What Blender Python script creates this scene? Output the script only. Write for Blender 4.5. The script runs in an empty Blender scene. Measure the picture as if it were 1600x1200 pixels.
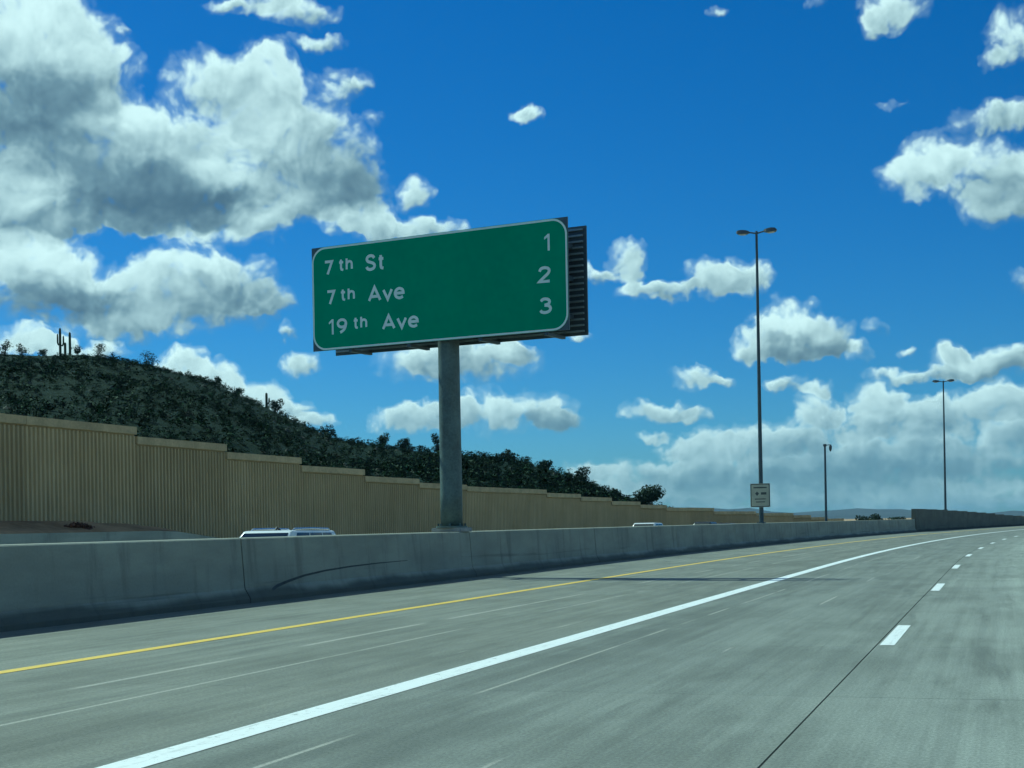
import bpy, bmesh, math, random
import numpy as np
from mathutils import Vector, Matrix

scene = bpy.context.scene
COL = scene.collection
R_ = math.radians

# ------------------------------------------------------------------ camera
EYE = 1.35
YAW = 18.012                      # degrees left of the straight part of the road
cam_data = bpy.data.cameras.new('camera')
cam = bpy.data.objects.new('camera', cam_data)
COL.objects.link(cam)
cam.matrix_world = (Matrix.Translation((0, 0, EYE)) @ Matrix.Rotation(R_(YAW), 4, 'Z')
                    @ Matrix.Rotation(R_(90), 4, 'X') @ Matrix.Rotation(R_(-1.0), 4, 'Z'))
cam_data.sensor_width = 36.0
cam_data.lens = 52.875
cam_data.shift_y = 0.1371
cam_data.clip_start = 0.1
cam_data.clip_end = 60000
scene.camera = cam

# ------------------------------------------------------------------ light
SUN_EL = 49.0
SUN_OFF = 19.0                    # sun stands 71 degrees left of the road direction
sx, sy = -math.cos(R_(SUN_OFF)), math.sin(R_(SUN_OFF))
sun_dir = Vector((sx * math.cos(R_(SUN_EL)), sy * math.cos(R_(SUN_EL)), math.sin(R_(SUN_EL))))
sd = bpy.data.lights.new('sun', 'SUN')
sd.energy = 3.9
sd.angle = R_(0.53)
sd.color = (1.0, 0.955, 0.89)
sun = bpy.data.objects.new('sun', sd)
COL.objects.link(sun)
sun.rotation_euler = sun_dir.to_track_quat('Z', 'Y').to_euler()
sun.location = (0, 0, 60)

vs = scene.view_settings
scene.display_settings.display_device = 'sRGB'
vs.view_transform = 'Standard'
vs.look = 'None'
vs.gamma = 1.0
vs.use_curve_mapping = False
vs.exposure = 0.12
vs.use_white_balance = True       # the cool cast of the picture
vs.white_balance_temperature = 5550
vs.white_balance_tint = -29
scene.cycles.use_denoising = True
scene.cycles.max_bounces = 4
scene.cycles.diffuse_bounces = 2
scene.cycles.use_adaptive_sampling = True
scene.cycles.adaptive_threshold = 0.02
scene.cycles.adaptive_min_samples = 8
scene.cycles.caustics_reflective = False
scene.cycles.caustics_refractive = False

# ------------------------------------------------------------------ node helpers
class NT:
    def __init__(self, tree):
        self.t = tree
        self.n = tree.nodes
        self.l = tree.links
    def new(self, typ, **kw):
        nd = self.n.new(typ)
        for k, v in kw.items():
            setattr(nd, k, v)
        return nd
    def put(self, sock, v):
        if isinstance(v, bpy.types.NodeSocket):
            self.l.new(v, sock)
        elif v is not None:
            sock.default_value = v
    def math(self, op, a, b=None, c=None, clamp=False):
        nd = self.new('ShaderNodeMath', operation=op, use_clamp=clamp)
        for i, v in enumerate((a, b, c)):
            if v is not None:
                self.put(nd.inputs[i], v)
        return nd.outputs[0]
    def vec(self, op, a, b=None, c=None):
        nd = self.new('ShaderNodeVectorMath', operation=op)
        for i, v in enumerate((a, b, c)):
            if v is not None:
                self.put(nd.inputs[i], v)
        return nd.outputs['Value'] if op in ('DOT_PRODUCT', 'LENGTH') else nd.outputs[0]
    def scale(self, a, s):
        nd = self.new('ShaderNodeVectorMath', operation='SCALE')
        self.put(nd.inputs[0], a)
        self.put(nd.inputs['Scale'], s)
        return nd.outputs[0]
    def smooth(self, v, lo, hi, a=0.0, b=1.0):
        nd = self.new('ShaderNodeMapRange', interpolation_type='SMOOTHSTEP')
        for i, q in enumerate((v, lo, hi, a, b)):
            self.put(nd.inputs[i], q)
        return nd.outputs[0]
    def lin(self, v, lo, hi, a=0.0, b=1.0):
        nd = self.new('ShaderNodeMapRange')
        for i, q in enumerate((v, lo, hi, a, b)):
            self.put(nd.inputs[i], q)
        return nd.outputs[0]
    def noise(self, vec, scale, detail=4.0, rough=0.55, dist=0.0, color=False, dims='3D'):
        nd = self.new('ShaderNodeTexNoise', noise_dimensions=dims)
        self.put(nd.inputs['Vector'], vec)
        nd.inputs['Scale'].default_value = scale
        nd.inputs['Detail'].default_value = detail
        nd.inputs['Roughness'].default_value = rough
        nd.inputs['Distortion'].default_value = dist
        return nd.outputs['Color' if color else 'Fac']
    def mix(self, f, a, b, blend='MIX'):
        nd = self.new('ShaderNodeMix', data_type='RGBA', blend_type=blend)
        self.put(nd.inputs[0], f)
        for i, q in ((6, a), (7, b)):
            if isinstance(q, tuple) and len(q) == 3:
                q = q + (1.0,)
            self.put(nd.inputs[i], q)
        return nd.outputs[2]
    def ramp(self, f, stops):
        nd = self.new('ShaderNodeValToRGB')
        els = nd.color_ramp.elements
        while len(els) < len(stops):
            els.new(0.5)
        for e, (p, c) in zip(els, stops):
            e.position = p
            e.color = (c[0], c[1], c[2], 1.0) if isinstance(c, tuple) else (c, c, c, 1.0)
        self.put(nd.inputs[0], f)
        return nd.outputs[0]
    def sep(self, v):
        nd = self.new('ShaderNodeSeparateXYZ')
        self.put(nd.inputs[0], v)
        return nd.outputs
    def comb(self, x, y, z):
        nd = self.new('ShaderNodeCombineXYZ')
        for i, q in enumerate((x, y, z)):
            self.put(nd.inputs[i], q)
        return nd.outputs[0]

# ------------------------------------------------------------------ sky with fair-weather cumulus
# one entry per puff: azimuth, elevation, half width, half height (degrees), strength, brightness bias
PUFFS = [
    (-36.07, 17.99, 3.48, 2.18, 1.00, 0.35),
    (-34.42, 17.27, 2.61, 2.03, 1.00, 0.30),
    (-33.19, 16.31, 2.03, 1.22, 1.00, 0.15),
    (-35.89, 15.45, 4.36, 1.74, 1.00, -0.20),
    (-35.25, 14.08, 4.94, 1.74, 1.00, -0.20),
    (-32.32, 14.23, 2.03, 1.74, 1.00, 0.25),
    (-30.83, 13.95, 2.61, 1.89, 1.00, 0.15),
    (-29.27, 16.34, 1.80, 1.22, 0.90, 0.30),
    (-27.51, 16.07, 2.03, 1.74, 1.00, 0.25),
    (-26.66, 16.76, 1.22, 1.10, 1.25, 0.40),
    (-26.10, 14.98, 2.18, 2.03, 1.00, 0.15),
    (-27.43, 13.94, 3.19, 2.03, 1.00, 0.10),
    (-24.57, 13.41, 1.89, 2.03, 1.00, -0.10),
    (-23.62, 12.61, 1.39, 1.10, 1.00, -0.25),
    (-34.39, 12.35, 4.94, 1.60, 1.00, -0.20),
    (-30.74, 12.38, 4.07, 1.51, 1.00, -0.44),
    (-32.59, 11.86, 5.81, 1.16, 1.00, -0.29),
    (-35.30, 11.31, 3.48, 0.93, 1.00, 0.00),
    (-29.13, 11.27, 3.34, 0.93, 1.00, 0.35),
    (-27.23, 11.65, 1.41, 0.80, 1.12, 0.40),
    (-31.45, 11.33, 2.03, 0.70, 1.12, 0.30),
    (-25.79, 12.48, 2.61, 1.16, 1.00, -0.15),
    (-23.04, 11.45, 1.31, 0.99, 1.25, 0.40),
    (-21.47, 11.15, 2.61, 0.52, 1.25, 0.30),
    (-24.12, 11.45, 1.10, 0.73, 1.00, 0.20),
    (-36.10, 10.04, 2.03, 1.10, 1.00, 0.30),
    (-35.00, 9.52, 1.74, 1.39, 1.00, 0.20),
    (-35.79, 8.58, 2.76, 1.39, 1.00, -0.20),
    (-33.66, 9.10, 1.74, 1.16, 1.00, 0.15),
    (-32.42, 8.32, 2.61, 1.10, 1.00, -0.10),
    (-29.98, 9.41, 2.47, 1.31, 1.00, 0.25),
    (-31.03, 8.93, 1.74, 1.45, 1.00, 0.25),
    (-28.22, 9.20, 1.80, 1.22, 1.00, 0.10),
    (-27.05, 8.51, 1.32, 0.80, 1.25, -0.10),
    (-29.65, 8.25, 4.07, 0.99, 1.00, -0.26),
    (-32.44, 7.51, 3.19, 0.58, 0.90, 0.00),
    (-21.59, 12.50, 0.75, 0.80, 1.12, 0.30),
    (-35.93, 6.87, 1.88, 0.60, 1.25, 0.50),
    (-34.71, 6.66, 1.25, 0.53, 1.25, 0.50),
    (-33.14, 6.69, 1.07, 0.47, 1.12, 0.40),
    (-30.27, 6.18, 1.25, 0.87, 1.25, 0.50),
    (-29.23, 5.66, 1.60, 0.70, 1.25, 0.50),
    (-27.82, 5.07, 1.74, 0.64, 1.25, 0.50),
    (-26.64, 4.58, 1.41, 0.53, 1.25, 0.50),
    (-25.46, 4.10, 0.94, 0.40, 1.12, 0.50),
    (-26.09, 6.30, 1.07, 0.53, 1.19, 0.30),
    (-26.31, 7.40, 0.50, 0.27, 0.88, 0.10),
    (-21.31, 6.22, 2.18, 0.87, 1.00, 0.00),
    (-19.37, 6.20, 2.76, 0.99, 1.00, 0.10),
    (-17.90, 6.59, 1.19, 0.53, 1.12, 0.10),
    (-15.33, 7.01, 0.63, 0.27, 0.88, 0.20),
    (-18.91, 4.38, 1.45, 1.05, 1.00, 0.30),
    (-17.21, 4.23, 2.03, 0.99, 1.00, 0.20),
    (-21.84, 4.06, 1.74, 0.64, 1.25, 0.20),
    (-20.37, 4.28, 1.57, 0.60, 1.25, 0.20),
    (-16.24, 3.85, 1.25, 0.60, 1.12, -0.10),
    (-13.58, 9.97, 0.88, 0.93, 1.19, 0.20),
    (-14.56, 9.45, 0.69, 0.33, 0.88, 0.10),
    (-13.35, 9.30, 0.50, 0.73, 1.00, 0.20),
    (-12.99, 8.70, 1.25, 0.40, 1.19, 0.30),
    (-11.78, 8.78, 1.25, 0.40, 1.12, 0.20),
    (-10.22, 9.07, 1.34, 0.81, 1.25, 0.20),
    (-9.02, 9.14, 1.34, 0.87, 1.25, 0.20),
    (-7.51, 7.31, 1.74, 1.10, 1.00, 0.45),
    (-8.47, 6.64, 1.32, 0.87, 1.25, 0.35),
    (-6.23, 6.79, 1.31, 0.93, 1.25, 0.10),
    (-7.30, 6.29, 2.47, 0.52, 1.25, -0.20),
    (-5.01, 6.10, 0.50, 0.47, 0.94, 0.20),
    (-4.37, 6.83, 0.50, 0.33, 0.60, 0.20),
    (-10.88, 5.36, 1.19, 0.53, 1.19, 0.30),
    (-9.93, 5.19, 0.63, 0.33, 1.00, 0.20),
    (-12.47, 4.25, 1.57, 0.47, 1.19, 0.30),
    (-11.39, 3.98, 0.88, 0.30, 1.06, 0.10),
    (-12.61, 3.21, 0.82, 0.27, 1.06, 0.30),
    (-7.55, 5.02, 0.94, 0.43, 1.12, 0.20),
    (-6.38, 4.88, 0.75, 0.33, 1.06, 0.20),
    (-3.35, 6.15, 0.44, 0.27, 0.94, 0.20),
    (-3.02, 12.25, 1.45, 0.81, 1.25, 0.35),
    (-2.10, 12.97, 1.51, 1.10, 1.00, 0.35),
    (-0.43, 12.28, 2.32, 1.39, 1.00, 0.10),
    (0.32, 11.10, 1.74, 0.87, 1.00, 0.00),
    (1.64, 11.88, 1.74, 1.45, 1.00, 0.10),
    (-0.29, 14.14, 1.44, 0.67, 0.94, 0.00),
    (1.03, 14.12, 1.25, 0.73, 1.00, 0.10),
    (-3.66, 14.98, 0.69, 0.17, 0.45, 0.20),
    (0.75, 16.93, 1.28, 1.22, 0.95, 0.30),
    (-0.03, 16.16, 0.63, 0.47, 0.88, 0.20),
    (-3.48, 18.11, 1.34, 0.87, 1.12, 0.30),
    (-4.30, 17.65, 0.56, 0.67, 0.88, 0.20),
    (-5.90, 18.64, 0.78, 0.40, 0.60, 0.20),
    (-9.80, 18.63, 0.50, 0.30, 0.65, 0.20),
    (-17.25, 15.32, 0.75, 0.37, 1.12, 0.40),
    (-17.37, 15.53, 0.38, 0.27, 0.60, 0.30),
    (-27.33, 19.13, 1.88, 0.53, 0.94, 0.20),
    (-25.67, 18.71, 1.74, 0.58, 1.00, 0.20),
    (-24.97, 17.72, 1.32, 0.33, 0.88, 0.20),
    (-28.51, 19.05, 0.94, 0.27, 0.50, 0.20),
    (-24.03, 16.47, 1.07, 0.67, 0.55, 0.10),
    (-23.48, 16.37, 0.44, 0.33, 0.60, 0.30),
    (-24.40, 15.91, 0.94, 0.47, 0.50, 0.10),
    (-23.09, 15.02, 0.50, 0.40, 0.45, 0.10),
    (-32.25, 17.79, 0.31, 0.27, 0.40, 0.10),
    (-1.33, 5.57, 1.44, 0.67, 1.12, 0.10),
    (-1.54, 6.04, 0.75, 0.47, 1.06, 0.10),
    (-2.91, 5.29, 2.20, 0.33, 1.12, 0.10),
    (0.45, 5.71, 1.57, 0.60, 1.12, 0.10),
    (-0.44, 5.36, 1.88, 0.47, 1.12, 0.00),
    (0.71, 8.49, 0.56, 0.47, 0.45, 0.10),
    (-6.40, 4.08, 1.07, 0.87, 1.12, 0.20),
    (-4.30, 4.43, 1.25, 0.73, 1.19, 0.30),
    (-3.17, 3.73, 2.03, 1.05, 1.00, 0.20),
    (-4.78, 3.55, 1.74, 0.87, 1.00, 0.00),
    (-1.58, 3.79, 1.74, 0.99, 1.00, 0.20),
    (-0.02, 4.19, 1.34, 0.87, 1.25, 0.30),
    (0.85, 3.58, 1.74, 1.31, 1.00, 0.10),
    (-8.77, 2.95, 1.74, 0.75, 1.25, 0.30),
    (-7.35, 3.15, 2.03, 0.81, 1.00, 0.20),
    (-10.69, 2.88, 1.25, 0.73, 1.19, 0.30),
    (-11.18, 1.80, 2.03, 0.87, 1.00, 0.00),
    (-13.84, 1.73, 2.32, 0.70, 1.00, 0.20),
    (-15.05, 2.00, 1.25, 0.47, 1.12, 0.20),
    (-9.51, 1.89, 2.61, 1.16, 1.00, -0.10),
    (-6.67, 1.94, 3.19, 1.31, 1.00, -0.10),
    (-3.65, 2.10, 3.48, 1.31, 1.00, -0.20),
    (-0.50, 2.12, 3.48, 1.31, 1.00, -0.10),
    (-13.13, 0.87, 3.48, 0.75, 0.90, -0.10),
    (-8.81, 0.67, 4.36, 0.81, 0.90, -0.10),
    (-4.36, 0.70, 4.65, 0.93, 0.90, -0.10),
    (-0.08, 0.60, 4.65, 0.93, 0.90, -0.10),
    (-11.65, 2.73, 1.25, 0.53, 1.00, 0.20),
]
# broad soft shade and glow inside the larger clouds: azimuth, elevation, half width, half height, change
SHADES = [
    (-35.90, 15.35, 3.66, 1.46, -0.32),
    (-34.81, 13.88, 3.41, 1.10, -0.19),
    (-31.32, 12.25, 4.02, 1.51, -0.46),
    (-29.12, 11.73, 1.95, 0.85, -0.19),
    (-24.21, 13.19, 1.83, 1.22, -0.22),
    (-28.36, 14.93, 1.71, 0.73, -0.17),
    (-26.25, 13.16, 1.71, 0.73, -0.11),
    (-36.17, 12.16, 2.20, 0.73, 0.10),
    (-35.19, 17.75, 2.20, 1.46, 0.22),
    (-28.98, 13.06, 1.83, 0.78, 0.38),
    (-31.50, 15.04, 1.46, 0.73, 0.30),
    (-26.54, 16.76, 1.34, 1.10, 0.22),
    (-26.70, 14.75, 1.46, 0.85, 0.12),
    (-28.90, 10.77, 2.44, 0.54, 0.18),
    (-32.73, 17.05, 1.46, 0.98, 0.15),
    (-34.69, 8.27, 3.66, 1.17, -0.29),
    (-28.70, 8.77, 2.68, 0.83, -0.21),
    (-29.85, 9.99, 1.95, 0.73, 0.20),
    (-35.10, 10.08, 1.71, 0.73, 0.22),
    (-31.28, 7.76, 2.20, 0.54, 0.12),
    (-33.09, 9.11, 0.98, 0.73, 0.15),
    (-7.18, 6.36, 2.32, 0.63, -0.22),
    (-7.63, 7.56, 1.71, 0.85, 0.20),
    (0.11, 11.79, 2.20, 0.73, -0.14),
    (-2.33, 12.87, 1.46, 0.98, 0.20),
    (-19.86, 5.97, 2.20, 0.61, -0.11),
    (-16.73, 3.86, 1.95, 0.49, -0.15),
    (-18.90, 4.74, 0.98, 0.61, 0.15),
    (-5.97, 1.56, 8.54, 1.22, -0.17),
    (-1.83, 2.75, 3.66, 0.73, -0.15),
    (-7.12, 2.67, 2.93, 0.61, -0.09),
]
world = bpy.data.worlds.new('World')
scene.world = world
world.use_nodes = True
W = NT(world.node_tree)
W.n.clear()
wout = W.new('ShaderNodeOutputWorld')
bg = W.new('ShaderNodeBackground')
bg.inputs[1].default_value = 0.09
sky = W.new('ShaderNodeTexSky', sky_type='NISHITA')
sky.sun_disc = False
sky.sun_elevation = R_(SUN_EL)
sky.sun_rotation = R_(-(90 - SUN_OFF))
sky.altitude = 400
sky.air_density = 1.0
sky.dust_density = 0.35
sky.ozone_density = 3.0
hs = W.new('ShaderNodeHueSaturation')
W.l.new(sky.outputs[0], hs.inputs['Color'])
hs.inputs['Saturation'].default_value = 1.25
hs.inputs['Value'].default_value = 1.0
blue = W.mix(1.0, hs.outputs[0], (0.33, 0.525, 0.875), 'MULTIPLY')

tc = W.new('ShaderNodeTexCoord')
dirv = W.vec('NORMALIZE', tc.outputs['Generated'])
dx, dy, dz = W.sep(dirv)
az = W.math('MULTIPLY', W.math('ARCTAN2', dx, dy), 57.29578)
el = W.math('MULTIPLY', W.math('ARCSINE', dz), 57.29578)
P0 = W.comb(az, el, 0.0)
CLOUD_RAMP = [(0.0, (0.12, 0.165, 0.245)), (0.30, (0.245, 0.305, 0.395)), (0.62, (0.54, 0.585, 0.67)), (1.0, (0.94, 0.945, 1.02))]

# general cumulus cover, laid on a flat layer overhead
inv = W.math('DIVIDE', 1.0, W.math('ADD', W.math('MAXIMUM', dz, 0.0), 0.12))
PL = W.comb(W.math('MULTIPLY', dx, inv), W.math('MULTIPLY', dy, inv), 0.0)
gen = W.noise(PL, 1.7, 4.0, 0.55, dims='2D')
gen2 = W.noise(W.vec('ADD', PL, (-0.09, 0.03, 0.0)), 1.7, 2.0, 0.55, dims='2D')
galpha = W.smooth(gen, 0.52, 0.60)
gsh = W.math('MULTIPLY_ADD', W.math('SUBTRACT', gen, gen2), 2.0, 0.55)
gcol = W.vec('MULTIPLY', W.ramp(gsh, CLOUD_RAMP), (10, 10, 10))
bg_gen = W.new('ShaderNodeBackground')
bg_gen.inputs[1].default_value = 0.09
W.l.new(W.mix(galpha, blue, gcol), bg_gen.inputs[0])

# the clouds ahead, puff by puff
wv = W.noise(P0, 0.42, 1.0, 0.5, color=True, dims='2D')
wv2 = W.noise(P0, 1.5, 2.0, 0.55, color=True, dims='2D')
P = W.vec('ADD', P0, W.scale(W.vec('SUBTRACT', wv, (0.5, 0.5, 0.5)), 0.9))
P = W.vec('ADD', P, W.scale(W.vec('SUBTRACT', wv2, (0.5, 0.5, 0.5)), 0.6))
P = W.vec('MULTIPLY', P, (1.0, 1.0, 0.0))
LDIR = (-0.42, 0.9, 0.0)
accA, accL = None, None
for i, (a, e, rx, ry, wt, bias) in enumerate(PUFFS):
    if i and i % 6 == 0:          # ties the puffs into a chain, which keeps the shader stack small
        P = W.vec('MULTIPLY_ADD', W.math('ADD', accA, accL), (1e-9, 1e-9, 0), P)
    q = W.vec('MULTIPLY_ADD', P, (1 / rx, 1 / ry, 0), (-a / rx, -e / ry, 0))
    w = W.math('SUBTRACT', 1.0, W.vec('DOT_PRODUCT', q, q), clamp=True)
    lq = W.vec('DOT_PRODUCT', q, LDIR)
    if bias:
        lq = W.math('ADD', lq, bias)
    accA = W.math('MULTIPLY', w, wt) if accA is None else W.math('MULTIPLY_ADD', w, wt, accA)
    accL = W.math('MULTIPLY', w, lq) if accL is None else W.math('MULTIPLY_ADD', w, lq, accL)
litA = W.math('DIVIDE', accL, W.math('ADD', accA, 0.02))
A = W.math('MINIMUM', accA, 1.25)
accS = None
for i, (a, e, rx, ry, amt) in enumerate(SHADES):
    if i and i % 6 == 0:
        P = W.vec('MULTIPLY_ADD', accS, (1e-9, 1e-9, 0), P)
    q = W.vec('MULTIPLY_ADD', P, (1 / rx, 1 / ry, 0), (-a / rx, -e / ry, 0))
    w = W.smooth(W.vec('DOT_PRODUCT', q, q), 1.0, 0.0)
    accS = W.math('MULTIPLY', w, amt) if accS is None else W.math('MULTIPLY_ADD', w, amt, accS)

def detail(p, oct_):
    n1 = W.noise(p, 0.95, oct_, 0.56, dims='2D')
    vor = W.new('ShaderNodeTexVoronoi', feature='SMOOTH_F1', voronoi_dimensions='2D')
    W.put(vor.inputs['Vector'], p)
    vor.inputs['Scale'].default_value = 1.15
    vor.inputs['Detail'].default_value = 2.0
    vor.inputs['Roughness'].default_value = 0.55
    vor.inputs['Smoothness'].default_value = 0.35
    a = W.math('MULTIPLY', W.math('SUBTRACT', n1, 0.5), 0.92)
    return W.math('MULTIPLY_ADD', W.math('SUBTRACT', 0.42, vor.outputs['Distance']), 0.62, a)
P1 = W.vec('ADD', P0, W.scale(W.vec('SUBTRACT', wv, (0.5, 0.5, 0.5)), 1.0))
d0 = detail(P1, 6.0)
dl = detail(P1, 2.0)
d1 = detail(W.vec('ADD', P1, (-0.22, 0.42, 0.0)), 2.0)
D = W.math('ADD', A, d0)
gate = W.smooth(A, 0.02, 0.30)
alpha = W.math('MULTIPLY', W.smooth(D, 0.02, 0.86), gate)
alpha = W.math('MAXIMUM', alpha, W.math('MULTIPLY', W.math('MULTIPLY', W.smooth(D, -0.30, 0.45), W.smooth(A, 0.0, 0.22)), 0.22))
relief = W.math('MULTIPLY_ADD', W.math('SUBTRACT', d0, dl), 0.10, W.math('SUBTRACT', dl, d1))
soft = W.noise(P1, 0.33, 2.0, 0.5, dims='2D')
sh = W.math('ADD', W.math('MULTIPLY_ADD', litA, 0.52, 0.64), accS)
sh = W.math('MULTIPLY_ADD', relief, 0.30, sh)
sh = W.math('MULTIPLY_ADD', W.math('SUBTRACT', soft, 0.5), 0.3, sh)
sh = W.math('MULTIPLY_ADD', W.smooth(A, 0.5, 1.25), -0.14, sh)
sh = W.math('MULTIPLY_ADD', W.math('MULTIPLY', W.smooth(D, 1.1, 0.45), W.smooth(litA, -0.25, 0.5)), 0.24, sh)
sh = W.smooth(sh, -0.35, 1.2)
ccol = W.vec('MULTIPLY', W.ramp(sh, CLOUD_RAMP), (10, 10, 10))
low = W.math('SUBTRACT', 1.0, W.smooth(el, 0.0, 6.5))
cloudc = W.mix(W.math('MULTIPLY', low, 0.46), ccol, (2.2, 3.2, 4.6))
skyc = W.mix(W.math('MULTIPLY', alpha, W.lin(low, 0, 1, 0.96, 0.80)), blue, cloudc)
W.l.new(skyc, bg.inputs[0])
inx = W.math('MULTIPLY', W.smooth(az, -41.0, -37.6), W.math('SUBTRACT', 1.0, W.smooth(az, 2.4, 5.4)))
iny = W.math('MULTIPLY', W.math('SUBTRACT', 1.0, W.smooth(el, 20.5, 23.5)), W.smooth(el, -1.2, -0.6))
msh = W.new('ShaderNodeMixShader')
W.l.new(W.math('MULTIPLY', inx, iny), msh.inputs[0])
W.l.new(bg_gen.outputs[0], msh.inputs[1])
W.l.new(bg.outputs[0], msh.inputs[2])
W.l.new(msh.outputs[0], wout.inputs[0])
world.cycles.sampling_method = 'NONE'

# ------------------------------------------------------------------ material helpers
MATS = {}
def new_mat(name):
    m = bpy.data.materials.new(name)
    m.use_nodes = True
    t = NT(m.node_tree)
    b = m.node_tree.nodes['Principled BSDF']
    MATS[name] = m
    return m, t, b

def obj_coord(t):
    return t.new('ShaderNodeTexCoord').outputs['Object']

def bump(t, b, h, strength=0.3, dist=0.02):
    nd = t.new('ShaderNodeBump')
    nd.inputs['Strength'].default_value = strength
    nd.inputs['Distance'].default_value = dist
    t.put(nd.inputs['Height'], h)
    t.l.new(nd.outputs[0], b.inputs['Normal'])

def simple(name, col, rough=0.6, metal=0.0, var=0.25, scale=3.0, spec=0.5, coord='Object', bumpy=0.0):
    m, t, b = new_mat(name)
    co = t.new('ShaderNodeTexCoord').outputs[coord]
    n = t.noise(co, scale, 6.0, 0.6)
    n2 = t.noise(co, scale * 9, 3.0, 0.6)
    f = t.math('MULTIPLY_ADD', n2, 0.35, t.math('MULTIPLY', n, 0.65))
    c = t.mix(t.smooth(f, 0.3, 0.7), tuple(x * (1 - var) for x in col), tuple(min(1, x * (1 + var)) for x in col))
    t.l.new(c, b.inputs['Base Color'])
    b.inputs['Roughness'].default_value = rough
    b.inputs['Metallic'].default_value = metal
    b.inputs['Specular IOR Level'].default_value = spec
    if bumpy:
        bump(t, b, f, bumpy, 0.02)
    return m

# concrete pavement: uv = (offset left of the lane, distance along the road) in metres
def mat_pavement():
    m, t, b = new_mat('pavement_concrete')
    uv = t.new('ShaderNodeUVMap', uv_map='road').outputs[0]
    L, S, _ = t.sep(uv)
    # lane tone: lighter unground concrete on the right, browner in the carpool lane
    lane = t.ramp(t.lin(L, -6, 14), [(0.0, (0.30, 0.30, 0.288)), (0.265, (0.30, 0.30, 0.288)), (0.30, (0.262, 0.262, 0.252)), (0.36, (0.215, 0.215, 0.206)),
                                      (0.54, (0.178, 0.178, 0.170)), (0.56, (0.186, 0.181, 0.165)),
                                      (0.74, (0.198, 0.192, 0.174)), (0.80, (0.20, 0.195, 0.178)), (1.0, (0.18, 0.176, 0.162))])
    streak = t.noise(t.comb(t.math('MULTIPLY', L, 5.0), t.math('MULTIPLY', S, 0.085), 0.0), 1.0, 5.0, 0.66)
    fine = t.noise(t.comb(t.math('MULTIPLY', L, 42.0), t.math('MULTIPLY', S, 0.35), 0.0), 1.0, 2.0, 0.6)
    blotch = t.noise(t.comb(t.math('MULTIPLY', L, 0.9), t.math('MULTIPLY', S, 0.30), 3.0), 1.0, 6.0, 0.68)
    grit = t.noise(t.comb(L, t.math('MULTIPLY', S, 0.55), 0.0), 46.0, 5.0, 0.8)
    c = t.mix(t.smooth(streak, 0.32, 0.68), t.mix(1.0, lane, (0.87, 0.875, 0.87), 'MULTIPLY'), t.mix(1.0, lane, (1.12, 1.12, 1.11), 'MULTIPLY'))
    c = t.mix(t.smooth(blotch, 0.38, 0.66), c, t.mix(1.0, c, (0.74, 0.745, 0.735), 'MULTIPLY'))
    c = t.mix(t.math('MULTIPLY', t.smooth(fine, 0.35, 0.65), 0.30), c, t.mix(1.0, c, (1.22, 1.22, 1.2), 'MULTIPLY'))
    # tyre-polished wheel paths
    for lc, amt in ((2.2, .22), (4.05, .26), (6.2, .14), (8.15, .18), (-1.45, .22), (0.35, .20)):
        band = t.math('SUBTRACT', 1.0, t.smooth(t.math('ABSOLUTE', t.math('SUBTRACT', L, lc)), 0.12, 0.55))
        c = t.mix(t.math('MULTIPLY', band, amt), c, t.mix(1.0, c, (0.72, 0.73, 0.73), 'MULTIPLY'))
    # ghosts of ground-off stripes
    wob = t.math('MULTIPLY', t.math('SUBTRACT', t.noise(t.comb(0.0, t.math('MULTIPLY', S, 0.06), 0.0), 1.0, 2.0), 0.5), 0.16)
    for lc, w, lo in ((7.63, 0.045, 0.46), (6.70, 0.026, 0.44), (4.02, 0.022, 0.44), (5.5, 0.02, 0.55), (2.75, .02, .54)):
        line = t.math('SUBTRACT', 1.0, t.smooth(t.math('ABSOLUTE', t.math('SUBTRACT', t.math('ADD', L, wob), lc)), w * 0.5, w * 1.2))
        gap = t.smooth(t.noise(t.comb(lc * 3.3, t.math('MULTIPLY', S, 0.22), 0.0), 1.0, 3.0), lo, lo + 0.08)
        c = t.mix(t.math('MULTIPLY', t.math('MULTIPLY', line, gap), 0.66), c, (0.42, 0.38, 0.355))
    # oil and rubber smears stretched along the lane
    sm = t.noise(t.comb(t.math('MULTIPLY', L, 1.9), t.math('MULTIPLY', S, 0.16), 9.0), 1.0, 4.0, 0.6, 0.6)
    c = t.mix(t.math('MULTIPLY', t.smooth(sm, 0.56, 0.70), 0.5), c, (0.10, 0.103, 0.097))
    gfac = t.smooth(grit, 0.36, 0.66)
    c = t.mix(gfac, t.mix(1.0, c, (0.76, 0.76, 0.75), 'MULTIPLY'), t.mix(1.0, c, (1.20, 1.20, 1.18), 'MULTIPLY'))
    rnd = t.new('ShaderNodeObjectInfo').outputs['Random']
    c = t.mix(1.0, c, t.ramp(rnd, [(0, (1.0, 1.055, 1.0)), (1, (1.08, 1.135, 1.07))]), 'MULTIPLY')
    t.l.new(c, b.inputs['Base Color'])
    b.inputs['Roughness'].default_value = 0.82
    b.inputs['Specular IOR Level'].default_value = 0.3
    bump(t, b, t.math('ADD', grit, t.math('MULTIPLY', fine, 0.8)), 0.25, 0.006)
    return m

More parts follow.
